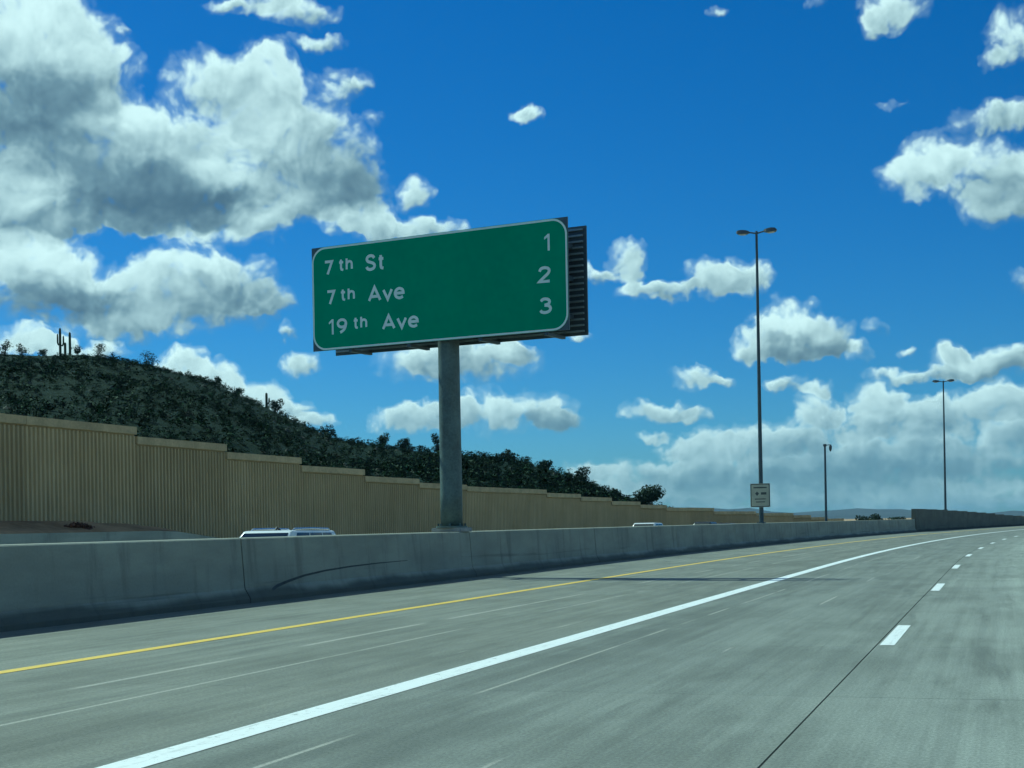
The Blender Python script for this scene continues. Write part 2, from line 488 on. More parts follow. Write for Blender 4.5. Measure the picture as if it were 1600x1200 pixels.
def mat_paint(name, col, wear=0.5):
    m, t, b = new_mat(name)
    uv = t.new('ShaderNodeUVMap', uv_map='road').outputs[0]
    L, S, _ = t.sep(uv)
    n = t.noise(uv, 14.0, 6.0, 0.72)
    st = t.noise(t.comb(t.math('MULTIPLY', L, 22.0), t.math('MULTIPLY', S, 0.8), 0.0), 1.0, 3.0, 0.6)
    f = t.math('MULTIPLY_ADD', st, 0.5, t.math('MULTIPLY', n, 0.5))
    c = t.mix(t.smooth(f, 0.50, 0.66), col, tuple(x * (1 - wear * .6) for x in col))
    chip = t.noise(uv, 5.0, 6.0, 0.78)
    c = t.mix(t.math('MULTIPLY', t.smooth(chip, 0.60, 0.66), 0.75), c, (0.24, 0.24, 0.225))
    t.l.new(c, b.inputs['Base Color'])
    b.inputs['Roughness'].default_value = 0.6
    return m

def mat_barrier(name='barrier_concrete', tone=1.0):
    m, t, b = new_mat(name)
    uv = t.new('ShaderNodeUVMap', uv_map='road').outputs[0]     # (height, along)
    Hh, S, _ = t.sep(uv)
    drip = t.noise(t.comb(t.math('MULTIPLY', S, 2.3), t.math('MULTIPLY', Hh, 0.35), 0.0), 1.0, 5.0, 0.62)
    blot = t.noise(t.comb(t.math('MULTIPLY', S, 0.35), t.math('MULTIPLY', Hh, 1.1), 5.0), 1.0, 6.0, 0.6)
    fine = t.noise(t.comb(S, Hh, 2.0), 24.0, 5.0, 0.7)
    base = t.mix(t.smooth(blot, 0.32, 0.70), (0.30 * tone, 0.295 * tone, 0.275 * tone), (0.40 * tone, 0.39 * tone, 0.36 * tone))
    base = t.mix(t.math('MULTIPLY', t.smooth(drip, 0.50, 0.70), 0.5), base, (0.155 * tone, 0.155 * tone, 0.15 * tone))
    base = t.mix(t.math('MULTIPLY', t.smooth(fine, 0.35, 0.7), 0.35), base, t.mix(1.0, base, (0.75, 0.75, 0.75), 'MULTIPLY'))
    # tyre and road dirt along the toe
    edge = t.math('ADD', Hh, t.math('MULTIPLY', t.math('SUBTRACT', t.noise(t.comb(t.math('MULTIPLY', S, 0.30), 0.0, 1.0), 1.0, 4.0, 0.6), 0.5), 0.45))
    dirt = t.math('SUBTRACT', 1.0, t.smooth(edge, 0.13, 0.27))
    base = t.mix(t.math('MULTIPLY', dirt, 0.70), base, (0.045, 0.047, 0.045))
    # wide wheel rubs in the lower half
    rub = t.noise(t.comb(t.math('MULTIPLY', S, 0.12), t.math('MULTIPLY', Hh, 5.0), 8.0), 1.0, 4.0, 0.6)
    rub = t.math('MULTIPLY', t.smooth(rub, 0.56, 0.70), t.math('SUBTRACT', 1.0, t.smooth(Hh, 0.35, 0.75)))
    base = t.mix(t.math('MULTIPLY', rub, 0.55), base, (0.08, 0.08, 0.078))
    base = t.mix(1.0, base, (1.02, 1.04, 0.90), 'MULTIPLY')
    t.l.new(base, b.inputs['Base Color'])
    b.inputs['Roughness'].default_value = 0.85
    b.inputs['Specular IOR Level'].default_value = 0.25
    bump(t, b, t.math('ADD', fine, drip), 0.25, 0.01)
    return m

def mat_noise_wall():
    m, t, b = new_mat('noise_wall_tan')
    co = obj_coord(t)
    x, y, z = t.sep(co)
    st = t.noise(t.comb(t.math('MULTIPLY', x, 2.2), t.math('MULTIPLY', y, 2.2), t.math('MULTIPLY', z, 0.25)), 1.0, 5.0, 0.6)
    bl = t.noise(co, 0.35, 5.0, 0.6)
    fi = t.noise(co, 16.0, 4.0, 0.7)
    c = t.mix(t.smooth(bl, 0.35, 0.68), (0.58, 0.44, 0.235), (0.68, 0.525, 0.29))
    c = t.mix(t.math('MULTIPLY', t.smooth(st, 0.45, 0.75), 0.4), c, (0.40, 0.31, 0.17))
    c = t.mix(t.math('MULTIPLY', fi, 0.22), c, (0.34, 0.26, 0.15))
    rnd = t.new('ShaderNodeObjectInfo').outputs['Random']
    c = t.mix(1.0, c, t.ramp(rnd, [(0, 0.86), (1, 1.03)]), 'MULTIPLY')
    t.l.new(c, b.inputs['Base Color'])
    b.inputs['Roughness'].default_value = 0.9
    b.inputs['Specular IOR Level'].default_value = 0.2
    bump(t, b, fi, 0.3, 0.02)
    return m

def mat_foliage(name, c0, c1, scale=0.6):
    m, t, b = new_mat(name)
    geo = t.new('ShaderNodeNewGeometry')
    n = t.noise(geo.outputs['Position'], scale, 4.0, 0.6)
    r = geo.outputs['Random Per Island']
    f = t.math('MULTIPLY_ADD', r, 0.5, t.math('MULTIPLY', n, 0.6))
    t.l.new(t.mix(t.smooth(f, 0.25, 0.85), c0, c1), b.inputs['Base Color'])
    b.inputs['Roughness'].default_value = 0.75
    b.inputs['Specular IOR Level'].default_value = 0.2
    return m

def mat_hill(name='hill_ground'):
    m, t, b = new_mat(name)
    co = t.new('ShaderNodeNewGeometry').outputs['Position']
    n = t.noise(co, 0.16, 7.0, 0.65)
    n2 = t.noise(co, 1.1, 6.0, 0.7)
    n3 = t.noise(co, 0.5, 4.0, 0.7)
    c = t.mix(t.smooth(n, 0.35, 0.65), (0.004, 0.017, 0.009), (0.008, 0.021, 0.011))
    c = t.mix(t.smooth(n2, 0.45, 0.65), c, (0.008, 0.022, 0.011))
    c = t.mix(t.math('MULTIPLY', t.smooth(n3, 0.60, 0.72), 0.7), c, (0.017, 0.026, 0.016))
    t.l.new(c, b.inputs['Base Color'])
    b.inputs['Roughness'].default_value = 0.95
    b.inputs['Specular IOR Level'].default_value = 0.1
    bump(t, b, t.math('ADD', n2, n), 0.8, 0.6)
    return m

mat_pavement()
mat_paint('white_paint', (0.80, 0.80, 0.78))
mat_paint('yellow_paint', (0.74, 0.50, 0.06))
mat_barrier(tone=1.0)
mat_barrier('median_wall_concrete', 0.45)
mat_barrier('retaining_concrete', 1.15)
mat_noise_wall()
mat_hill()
simple('noise_wall_cap', (0.55, 0.425, 0.235), 0.85, scale=0.8, spec=.2)
simple('joint_filler', (0.035, 0.034, 0.032), 0.9, spec=.2)
simple('desert_soil', (0.38, 0.25, 0.135), 0.95, var=.4, scale=0.25, spec=.1, bumpy=.5)
simple('galvanised_steel', (0.105, 0.145, 0.135), 0.55, 0.0, var=.36, scale=2.2)
simple('pole_steel', (0.06, 0.088, 0.105), 0.6, 0.0, var=.2, scale=1.0)
simple('sign_green', (0.006, 0.29, 0.13), 0.42, var=.10, scale=0.5)
simple('sign_white', (0.80, 0.90, 0.85), 0.42, var=.06, scale=2.0)
simple('sign_back', (0.085, 0.115, 0.135), 0.5, 0.4, var=.18, scale=1.5)
simple('sign_back_rib', (0.30, 0.36, 0.38), 0.45, 0.4, var=.2, scale=2.0)
simple('lamp_housing', (0.10, 0.115, 0.12), 0.5, 0.2, var=.12)
simple('lamp_lens', (0.55, 0.56, 0.54), 0.15, var=.05)
simple('pedestal_concrete', (0.36, 0.355, 0.33), 0.85, var=.25, scale=3)
simple('small_sign_face', (0.55, 0.52, 0.38), 0.55, var=.12, scale=3.0)
simple('small_sign_mark', (0.10, 0.105, 0.095), 0.6, var=.1)
simple('white_car_paint', (0.80, 0.80, 0.79), 0.22, var=.02, spec=.6)
simple('silver_car_paint', (0.42, 0.44, 0.45), 0.25, 0.3, var=.03)
simple('dark_car_paint', (0.02, 0.022, 0.026), 0.22, var=.05)
simple('car_glass', (0.012, 0.016, 0.02), 0.05, var=.05, spec=.8)
simple('black_plastic', (0.018, 0.018, 0.019), 0.55, var=.2)
simple('tyre_rubber', (0.02, 0.02, 0.02), 0.85, var=.2)
simple('wheel_rim', (0.42, 0.43, 0.44), 0.3, 0.8, var=.05)
simple('chrome', (0.6, 0.6, 0.61), 0.2, 0.9, var=.03)
simple('headlamp_glass', (0.62, 0.64, 0.66), 0.1, var=.05)
simple('tail_lamp', (0.32, 0.012, 0.012), 0.2, var=.1)
simple('rubber_scuff', (0.06, 0.065, 0.062), 0.8, var=.3, scale=6)
simple('bark', (0.06, 0.05, 0.036), 0.95, var=.3, scale=4)
simple('saguaro_skin', (0.045, 0.062, 0.030), 0.9, var=.3, scale=2)
simple('rock', (0.06, 0.065, 0.045), 0.95, var=.35, scale=1.2, bumpy=.6)
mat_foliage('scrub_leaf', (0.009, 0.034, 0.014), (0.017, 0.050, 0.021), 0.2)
mat_foliage('palo_verde_leaf', (0.014, 0.034, 0.016), (0.034, 0.064, 0.030))
mat_foliage('dark_shrub_leaf', (0.009, 0.026, 0.014), (0.024, 0.050, 0.026))
mat_foliage('dry_shrub_leaf', (0.10, 0.045, 0.028), (0.19, 0.10, 0.06))
simple('mountain_rock', (0.075, 0.082, 0.09), 1.0, var=.25, scale=0.004, spec=0)

# ------------------------------------------------------------------ mesh helpers
class MB:
    """collects vertices and faces for one mesh object"""
    def __init__(self):
        self.v, self.f, self.uv = [], [], []
    def quad(self, a, b, c, d):
        i = len(self.v)
        self.v += [tuple(a), tuple(b), tuple(c), tuple(d)]
        self.f.append((i, i + 1, i + 2, i + 3))
    def box(self, x0, x1, y0, y1, z0, z1):
        i = len(self.v)
        self.v += [(x0, y0, z0), (x1, y0, z0), (x1, y1, z0), (x0, y1, z0), (x0, y0, z1), (x1, y0, z1), (x1, y1, z1), (x0, y1, z1)]
        for q in ((0, 3, 2, 1), (4, 5, 6, 7), (0, 1, 5, 4), (1, 2, 6, 5), (2, 3, 7, 6), (3, 0, 4, 7)):
            self.f.append(tuple(i + k for k in q))
    def tube(self, pts, rads, n=8, cap=True):
        base = len(self.v)
        pts = [Vector(p) for p in pts]
        up = None
        for k, p in enumerate(pts):
            d = (pts[min(k + 1, len(pts) - 1)] - pts[max(k - 1, 0)])
            d = d.normalized() if d.length > 1e-9 else Vector((0, 0, 1))
            if up is None:
                up = Vector((0, 1, 0)) if abs(d.z) > 0.9 else Vector((0, 0, 1))
            s = d.cross(up).normalized()
            u = s.cross(d).normalized()
            up = u
            for j in range(n):
                a = 2 * math.pi * j / n
                self.v.append(tuple(p + rads[k] * (math.cos(a) * s + math.sin(a) * u)))
        for k in range(len(pts) - 1):
            for j in range(n):
                a, b_ = base + k * n + j, base + k * n + (j + 1) % n
                self.f.append((a, b_, b_ + n, a + n))
        if cap:
            self.f.append(tuple(base + j for j in reversed(range(n))))
            self.f.append(tuple(base + (len(pts) - 1) * n + j for j in range(n)))
    def prism(self, poly, z0, z1):
        """poly in xy"""
        i, n = len(self.v), len(poly)
        self.v += [(p[0], p[1], z0) for p in poly] + [(p[0], p[1], z1) for p in poly]
        self.f.append(tuple(i + k for k in reversed(range(n))))
        self.f.append(tuple(i + n + k for k in range(n)))
        for k in range(n):
            self.f.append((i + k, i + (k + 1) % n, i + n + (k + 1) % n, i + n + k))
    def mesh(self, name, mat, smooth=False, uvfun=None):
        me = bpy.data.meshes.new(name)
        me.from_pydata(self.v, [], self.f)
        me.materials.append(MATS[mat])
        if uvfun:
            lay = me.uv_layers.new(name='road')
            for lp in me.loops:
                lay.data[lp.index].uv = uvfun(lp.vertex_index, me.vertices[lp.vertex_index].co)
        if smooth:
            me.polygons.foreach_set('use_smooth', [True] * len(me.polygons))
        me.update()
        return me
    def build(self, name, mat, parent=None, smooth=False, bevel=0.0, uvfun=None, fix=True):
        me = self.mesh(name, mat, smooth, uvfun)
        if fix or bevel:
            bm = bmesh.new()
            bm.from_mesh(me)
            if bevel:
                bmesh.ops.remove_doubles(bm, verts=bm.verts, dist=1e-5)
                bmesh.ops.bevel(bm, geom=list(bm.edges), offset=bevel, segments=2, affect='EDGES', clamp_overlap=True)
            bmesh.ops.recalc_face_normals(bm, faces=bm.faces)
            bm.to_mesh(me)
            bm.free()
        return link(name, me, parent)

def link(name, data, parent=None):
    o = bpy.data.objects.new(name, data)
    COL.objects.link(o)
    if parent is not None:
        o.parent = parent
    return o

def tag(o, label=None, cat=None, group=None, kind=None):
    if label: o['label'] = label
    if cat: o['category'] = cat
    if group: o['group'] = group
    if kind: o['kind'] = kind
    return o

def thing(name, label, cat, loc=(0, 0, 0), rz=0.0, group=None):
    o = link(name, None)
    o.location = loc
    o.rotation_euler = (0, 0, rz)
    return tag(o, label, cat, group)

def copy_tree(o, parent=None):
    c = o.copy()
    COL.objects.link(c)
    c.parent = parent
    for ch in list(o.children):
        copy_tree(ch, c)
    return c

# the road runs straight along +Y, then bends gently right
C0, RAD = 42.0, 900.0
def path(s, L):
    if s < C0:
        return (-L, s)
    a = (s - C0) / RAD
    return (RAD - (RAD + L) * math.cos(a), C0 + (RAD + L) * math.sin(a))
def heading(s):                    # clockwise turn from +Y
    return 0.0 if s < C0 else (s - C0) / RAD
def ticks(s0, s1, step):
    n = max(1, int(math.ceil((s1 - s0) / step)))
    return [s0 + (s1 - s0) * k / n for k in range(n + 1)]

def strip(L0, L1, s0, s1, z, step=6.0, z1=None):
    """sheet between two offsets; returns MB and per-vertex (L, s)"""
    mb, uv = MB(), []
    ss = ticks(s0, s1, step)
    for s in ss:
        for L, zz in ((L0, z), (L1, z if z1 is None else z1)):
            x, y = path(s, L)
            mb.v.append((x, y, zz))
            uv.append((L, s))
    for k in range(len(ss) - 1):
        mb.f.append((2 * k + 1, 2 * k, 2 * k + 2, 2 * k + 3))
    return mb, uv

# ------------------------------------------------------------------ ground, road
g = MB()
g.quad((-9000, -3000, -0.6), (9000, -3000, -0.6), (9000, 12000, -0.6), (-9000, 12000, -0.6))
tag(g.build('desert_ground', 'desert_soil'), kind='structure')

mb, uv = strip(13.55, -13.2, -14, 420, -0.035, 6)
road = tag(mb.build('road', 'joint_filler', uvfun=lambda i, c: uv[i], fix=False), kind='structure')
LANES = [(-13.2, -9.70), (-9.70, -6.04), (-6.04, -2.38), (-2.38, 1.28), (1.28, 4.94), (4.94, 9.29), (9.29, 13.5)]
SLAB0, SLAB, NROW = -6.69, 4.572, 19
def slab(L0, L1, s0, s1, gl=0.007, gt=0.003, top=0.0):
    mb, uv = MB(), []
    ss = ticks(s0 + gt, s1 - gt, 4.6)
    n = len(ss)
    for s in ss:
        for L, z in ((L0 + gl, -0.03), (L0 + gl, top), (L1 - gl, top), (L1 - gl, -0.03)):
            x, y = path(s, L)
            mb.v.append((x, y, z))
            uv.append((L, s))
    for k in range(n - 1):
        a = 4 * k
        for j in range(3):
            mb.f.append((a + j, a + j + 1, a + 5 + j, a + 4 + j))
    mb.f.append((0, 3, 2, 1))
    e = 4 * (n - 1)
    mb.f.append((e, e + 1, e + 2, e + 3))
    return mb.build('slab', 'pavement_concrete', road, uvfun=lambda i, c: uv[i])
SEND = SLAB0 + SLAB * NROW
for (a, b) in LANES[3:]:
    for k in range(NROW):
        s0 = SLAB0 + SLAB * k
        slab(a, b, s0, s0 + SLAB, gt=0.0055 if (k in (3, 4) and a < 0) else 0.0026)
for (a, b) in LANES[3:]:
    slab(a, b, SEND, 420)
for (a, b) in LANES[:3]:
    slab(a, b, -14, 420)
for (a, b) in LANES[3:]:
    slab(a, b, -14, SLAB0)

def marking(name, mat, L, w, s0, s1, z=0.004):
    mb, uv = strip(L + w / 2, L - w / 2, s0, s1, z, 3.0)
    return mb.build(name, mat, road, uvfun=lambda i, c: uv[i], fix=False)
marking('carpool_line', 'white_paint', 4.80, 0.27, -14, 420)
marking('edge_line', 'yellow_paint', 9.24, 0.185, -14, 420)
for k in range(-2, 26):
    marking('lane_dash', 'white_paint', 1.17, 0.155, 16.35 + 12.19 * k, 16.35 + 12.19 * k + 3.05)
    marking('lane_dash', 'white_paint', -2.45, 0.15, 16.35 + 12.19 * k, 16.35 + 12.19 * k + 3.05)
    marking('lane_dash', 'white_paint', -6.1, 0.15, 16.35 + 12.19 * k, 16.35 + 12.19 * k + 3.05)
marking('edge_line', 'white_paint', -9.7, 0.15, -14, 420)

mb, uv2 = strip(32.7, 13.75, -30, 420, -0.30, 6)
opp = tag(mb.build('opposite_carriageway', 'pavement_concrete', uvfun=lambda i, c: (uv2[i][0] - 16, uv2[i][1]), fix=False), kind='structure')
for L in (20.3, 23.9, 27.5):
    for k in range(0, 22):
        mb, uv3 = strip(L + .07, L - .07, 14 + 12.19 * k, 17.05 + 12.19 * k, -0.296, 3)
        mb.build('lane_dash', 'white_paint', opp, uvfun=lambda i, c: uv3[i], fix=False)

# ------------------------------------------------------------------ concrete median barrier, in cast lengths
PROF = [(-0.61, -0.03), (-0.61, 0.08), (-0.50, 0.27), (-0.435, 1.165), (-0.41, 1.185), (0.41, 1.185), (0.435, 1.165), (0.50, 0.27), (0.61, 0.08), (0.61, -0.33)]
BARL = 13.62
POLEL = 13.30
def barrier_segment(parent, s0, s1, prof, mat, L=BARL, step=3.1, z_extra=0.0):
    mb, uv = MB(), []
    ss = ticks(s0 + .02, s1 - .02, step)
    n = len(prof)
    for s in ss:
        for (o, z) in prof:
            x, y = path(s, L + o)
            zz = z + (z_extra if z > 0.5 else 0)
            mb.v.append((x, y, zz))
            uv.append((zz + (0.0 if o < 0 else 0.35), s + (0 if o < 0 else 70)))
    for k in range(len(ss) - 1):
        for j in range(n):
            a, b_ = k * n + j, k * n + (j + 1) % n
            mb.f.append((a, b_, b_ + n, a + n))
    mb.f.append(tuple(range(n)))
    mb.f.append(tuple((len(ss) - 1) * n + j for j in reversed(range(n))))
    return mb.build('barrier_segment', mat, parent, uvfun=lambda i, c: uv[i])
bar = thing('median_barrier', 'long grey concrete median barrier beside the carpool lane under the green sign', 'barrier', (-BARL, 0, 0))
JOINT, SEG = 36.95, 12.4
edges = [JOINT + SEG * k for k in range(-5, 9)]
edges = [e for e in edges if e < 141] + [142.0]
for a, b in zip(edges[:-1], edges[1:]):
    o = barrier_segment(bar, a, b, PROF, 'barrier_concrete')
    o.location = (BARL, 0, 0)
# long rubber scuff: an arc scraped up the face
def on_face(s, z):                # point on the traffic face, 3 mm proud
    o = -0.50 + (z - 0.27) / 0.90 * 0.065 if z > 0.27 else -0.61 + (z - .08) / .19 * .11
    x, y = path(s, BARL + o)
    return Vector((x + 0.004, y, z))
mb = MB()
arc = [(25.55, .20, .020), (25.8, .26, .028), (26.3, .33, .026), (27.0, .41, .022), (28.0, .475, .018), (29.3, .52, .016), (30.8, .545, .012), (32.5, .555, .006)]
for (s, z, w) in arc:
    mb.v += [tuple(on_face(s, z - w)), tuple(on_face(s, z + w))]
for k in range(len(arc) - 1):
    mb.f.append((2 * k, 2 * k + 2, 2 * k + 3, 2 * k + 1))
o = mb.build('scuff_mark', 'rubber_scuff', bar, fix=False)
o.location = (BARL, 0, 0)

# taller stepped wall that carries on down the median
PROFW = [(-0.22, -0.03), (-0.20, 0.9), (-0.20, 1.0), (0.20, 1.0), (0.20, 0.9), (0.22, -0.33)]
mw = thing('median_wall', 'dark tall concrete wall stepping down in the far median beyond the barrier', 'wall', (path(142, BARL)[0], path(142, BARL)[1], 0))
ww = [142.05 + 6.1 * k for k in range(13)]
for a, b in zip(ww[:-1], ww[1:]):
    m_ = (a + b) / 2
    hgt = float(np.interp(m_, [142, 155, 168, 185, 198, 211, 230], [2.15, 2.09, 1.97, 1.74, 1.45, 1.26, 1.18]))
    o = barrier_segment(mw, a, b, PROFW, 'median_wall_concrete', L=POLEL, z_extra=hgt - 1.0)
    o.name = 'wall_segment'
    o.location = (-mw.location[0], -mw.location[1], 0)
bar2 = thing('median_barrier', 'faint low barrier running out of sight past the tall median wall', 'barrier', (path(216, BARL)[0], path(216, BARL)[1], 0))
for a, b in zip(range(216, 400, 24), range(240, 424, 24)):
    o = barrier_segment(bar2, a, b, PROF, 'median_wall_concrete')
    o.location = (-bar2.location[0], -bar2.location[1], 0)

# ------------------------------------------------------------------ tan noise wall with stepped tops
NWL = 36.0
PAN = 7.42
wall = thing('noise_wall', 'long tan ribbed sound wall with stepped top below the desert hill', 'wall', (-NWL, 48, 0))
def bank_z(s):
    return float(np.interp(s, [-40, 40, 50, 57, 61, 66, 72, 80], [1.95, 1.9, 1.86, 1.70, 1.1, 0.6, 0.2, -0.15]))
s_list = [56.7 + PAN * k for k in range(-9, 0)] + [56.7 + PAN * k for k in range(0, 20)]
def wall_top(s):                  # level panel tops, stepped at every second or so
    tab = [(-99, 5.88), (56.6, 5.47), (64.0, 5.10), (71.4, 4.69), (78.8, 4.31), (86.2, 4.08), (93.6, 3.98), (108.4, 3.74),
           (115.8, 3.52), (123.2, 3.22), (130.6, 2.95), (138.0, 2.72), (152.9, 2.36), (167.7, 2.16), (182.5, 1.88), (189.9, 1.60), (197.3, 1.38)]
    v = tab[0][1]
    for a, z in tab:
        if s >= a - 0.5:
            v = z
    return v
for s0 in s_list:
    s1 = s0 + PAN
    zt = wall_top(s0)
    zb = min(bank_z(s0), bank_z(s1)) - 0.45
    x0, y0 = path(s0, NWL)
    x1, y1 = path(s1, NWL)
    ln = math.hypot(x1 - x0, y1 - y0)
    ang = math.atan2(y1 - y0, x1 - x0)
    CAP = 0.34
    mb = MB()
    mb.box(0.008, ln - 0.008, 0.0, 0.22, zb, zt - CAP)
    nrib = 28
    for k in range(nrib):
        c = (k + 0.5) * ln / nrib
        jit = random.Random(int(s0 * 10) + k).uniform(-.012, .012)
        w0, w1 = 0.085 + jit, 0.05 + jit
        i = len(mb.v)
        z0_, z1_ = zb, zt - CAP - 0.03
        mb.v += [(c - w0, 0.002, z0_), (c + w0, 0.002, z0_), (c + w1, -0.09, z0_), (c - w1, -0.09, z0_),
                 (c - w0, 0.002, z1_), (c + w0, 0.002, z1_), (c + w1, -0.09, z1_ - .03), (c - w1, -0.09, z1_ - .03)]
        for q in ((0, 1, 5, 4), (1, 2, 6, 5), (2, 3, 7, 6), (3, 0, 4, 7), (4, 5, 6, 7)):
            mb.f.append(tuple(i + j for j in q))
    pn = mb.build('panel', 'noise_wall_tan', wall)
    pn.location = (x0 - wall.location[0], y0 - wall.location[1], 0)
    pn.rotation_euler = (0, 0, ang)
    cp = MB()
    cp.box(0.006, ln - 0.006, -0.155, 0.26, zt - CAP, zt)
    cp.build('cap', 'noise_wall_cap', pn, bevel=0.02)

# low retaining wall and the dirt bank it holds, at the foot of the noise wall
rw = MB()
RWL = 32.6
pts = [(-30, 1.30), (20, 1.30), (53.2, 1.335), (54.6, 1.30), (60.5, 0.72), (64.0, 0.0)]
uvr = []
for s, z in pts:
    for o, zz in ((0.0, -0.5), (0.0, z), (0.28, z), (0.28, -0.5)):
        x, y = path(s, RWL + o)
        rw.v.append((x, y, zz)); uvr.append((zz + .45, s))
for k in range(len(pts) - 1):
    for j in range(4):
        a, b_ = 4 * k + j, 4 * k + (j + 1) % 4
        rw.f.append((a, b_, b_ + 4, a + 4))
rw.f.append((0, 1, 2, 3)); rw.f.append((20, 23, 22, 21))
o = rw.build('retaining_wall', 'retaining_concrete', uvfun=lambda i, c: uvr[i])
tag(o, 'low grey concrete wall with sloped end before the sound wall, far left', 'wall')
rng = random.Random(5)
bk, ss = MB(), ticks(-30, 84, 1.2)
cols = [RWL + .25, RWL + 0.8, RWL + 1.5, RWL + 2.2, RWL + 2.9, NWL + .3, NWL + 4]
for s in ss:
    top = min(1.2, float(np.interp(s, [-30, 54, 60.5, 64, 84], [1.25, 1.25, .66, -.1, -.32])))
    for j, L in enumerate(cols):
        f = j / (len(cols) - 2)
        z = top + (bank_z(s) - top) * min(1, f) ** 0.8 + (rng.uniform(-.07, .07) if 0 < j < 5 else 0)
        x, y = path(s, L)
        bk.v.append((x, y, z))
n = len(cols)
for k in range(len(ss) - 1):
    for j in range(n - 1):
        bk.f.append((k * n + j, k * n + j + 1, (k + 1) * n + j + 1, (k + 1) * n + j))
tag(bk.build('dirt_bank', 'desert_soil', smooth=True), kind='structure')

# ------------------------------------------------------------------ hill
RIDGE = [(-95, 2.0), (-75, 4.6), (-58, 6.0), (-45, 6.45), (-38, 6.44), (-36.7, 6.47), (-35.4, 6.42), (-33.8, 6.50), (-32.7, 6.36), (-31.3, 6.06), (-29.2, 5.48), (-27.6, 4.70),
         (-26.4, 4.14), (-24.75, 3.36), (-22.8, 2.98), (-20.4, 2.74), (-18.2, 2.46), (-16.75, 2.12), (-15.3, 1.55), (-14.1, 0.98), (-13.1, 0.62), (-11.9, 0.28), (-10.7, 0.08), (-8, -.1)]
RA = [r[0] for r in RIDGE]
RE = [r[1] for r in RIDGE]
def ridge_r(a):
    return float(np.interp(a, [-95, -60, -40, -30, -22, -16, -10, -5], [260, 285, 285, 275, 255, 225, 205, 200]))
def front_r(a):                   # where the slope starts, just behind the noise wall
    return float(np.interp(a, [-95, -60, -38, -30, -22, -16, -10, -5], [52, 56, 72, 84, 108, 140, 180, 190]))
from mathutils import noise as mnoise
def hill_z(a, r):
    rr, rf = ridge_r(a), front_r(a)
    H = math.tan(R_(float(np.interp(a, RA, RE)))) * rr + EYE
    t = (r - rf) / (rr - rf)
    base = -0.65
    if t <= 0:
        return base
    if t <= 1:
        pz = t * (1.22 - 0.22 * t)
    else:
        pz = 1 - 0.55 * (t - 1) - 0.5 * (t - 1) ** 2
    x, y = r * math.sin(R_(a)), r * math.cos(R_(a))
    nz = mnoise.fractal((x * .03, y * .03, 0), 1.0, 2.0, 4) * 1.1 * min(1, t * 2) * max(.15, min(1.0, abs(1 - t) * 3 + .15))
    return max(base - 1, base + (H - base) * max(pz, -.1) + nz * min(1.0, H / 15))
hm = MB()
azs = [-95 + 0.6 * k for k in range(int((95 - 8) / 0.6) + 1)]
rs = [0.0 + 0.035 * k for k in range(-1, 44)]
for a in azs:
    for t in rs:
        rf, rr = front_r(a), ridge_r(a)
        r = rf + (rr - rf) * t
        hm.v.append((r * math.sin(R_(a)), r * math.cos(R_(a)), hill_z(a, r)))
n = len(rs)
for k in range(len(azs) - 1):
    for j in range(n - 1):
        hm.f.append((k * n + j, k * n + j + 1, (k + 1) * n + j + 1, (k + 1) * n + j))
tag(hm.build('hill', 'hill_ground', smooth=True), kind='structure')

# ------------------------------------------------------------------ plants
def leaf_cloud(rng, lobes, n, size, flat=1.0):
    """random leaf clumps (small bent quads) through ellipsoidal lobes -> verts, faces"""
    v, f = [], []
    tot = sum(l[3] * l[4] * l[5] for l in lobes)
    for (cx, cy, cz, rx, ry, rz) in lobes:
        m = max(4, int(n * rx * ry * rz / tot))
        for _ in range(m):
            while True:
                p = Vector((rng.uniform(-1, 1), rng.uniform(-1, 1), rng.uniform(-1, 1)))
                if 0.25 < p.length < 1:
                    break
            c = Vector((cx + p.x * rx, cy + p.y * ry, max(.05, cz + p.z * rz)))
            s = size * rng.uniform(.55, 1.35)
            nrm = (p + Vector((rng.uniform(-1, 1), rng.uniform(-1, 1), rng.uniform(-.6, 1)))).normalized()
            t1 = nrm.orthogonal().normalized()
            t1 = (Matrix.Rotation(rng.uniform(0, 6.28), 3, nrm) @ t1)
            t2 = nrm.cross(t1)
            i = len(v)
            v += [tuple(c - t1 * s), tuple(c + t2 * s * .6), tuple(c + t1 * s + nrm * s * .3), tuple(c - t2 * s * .6)]
            f.append((i, i + 1, i + 2, i + 3))
    return v, f

def crown_mesh(name, seed, lobes, n, size, mat):
    v, f = leaf_cloud(random.Random(seed), lobes, n, size)
    mb = MB(); mb.v, mb.f = v, f
    return mb.mesh(name, mat)

def rand_lobes(rng, w, h, k, base=0.25):
    out = []
    for _ in range(k):
        a, d = rng.uniform(0, 6.28), rng.uniform(0.1, 0.62) * w / 2
        r = rng.uniform(.24, .42) * w / 2 * 1.3
        z = rng.uniform(base, 0.85) * h
        out.append((math.cos(a) * d, math.sin(a) * d, z, r, r, min(r * .8, h * .3)))
    return out

def shrub(kind, label, cat, loc, w, h, seed, mat='scrub_leaf', group=None, n=420, leaf=0.11, sparse=False):
    rng = random.Random(seed)
    t = thing(kind, label, cat, loc, rng.uniform(0, 6.28), group)
    lobes = rand_lobes(rng, w, h, 9 if not sparse else 7, 0.30)
    link('crown', crown_mesh('crown', seed + 1, lobes, n, leaf, mat), t)
    mb = MB()
    for k, lb in enumerate(lobes):
        a = Vector((rng.uniform(-.06, .06) * w, rng.uniform(-.06, .06) * w, -0.15))
        e = Vector(lb[:3])
        m_ = a.lerp(e, .5) + Vector((rng.uniform(-.08, .08) * w, rng.uniform(-.08, .08) * w, .05 * h))
        r = 0.03 * h * .6 + .015
        mb.tube([a, m_, e, e + Vector((rng.uniform(-.12, .12) * w, rng.uniform(-.12, .12) * w, .2 * h))], [r, r * .7, r * .4, r * .12], 5)
    mb.build('trunk', 'bark', t, fix=False)
    return t

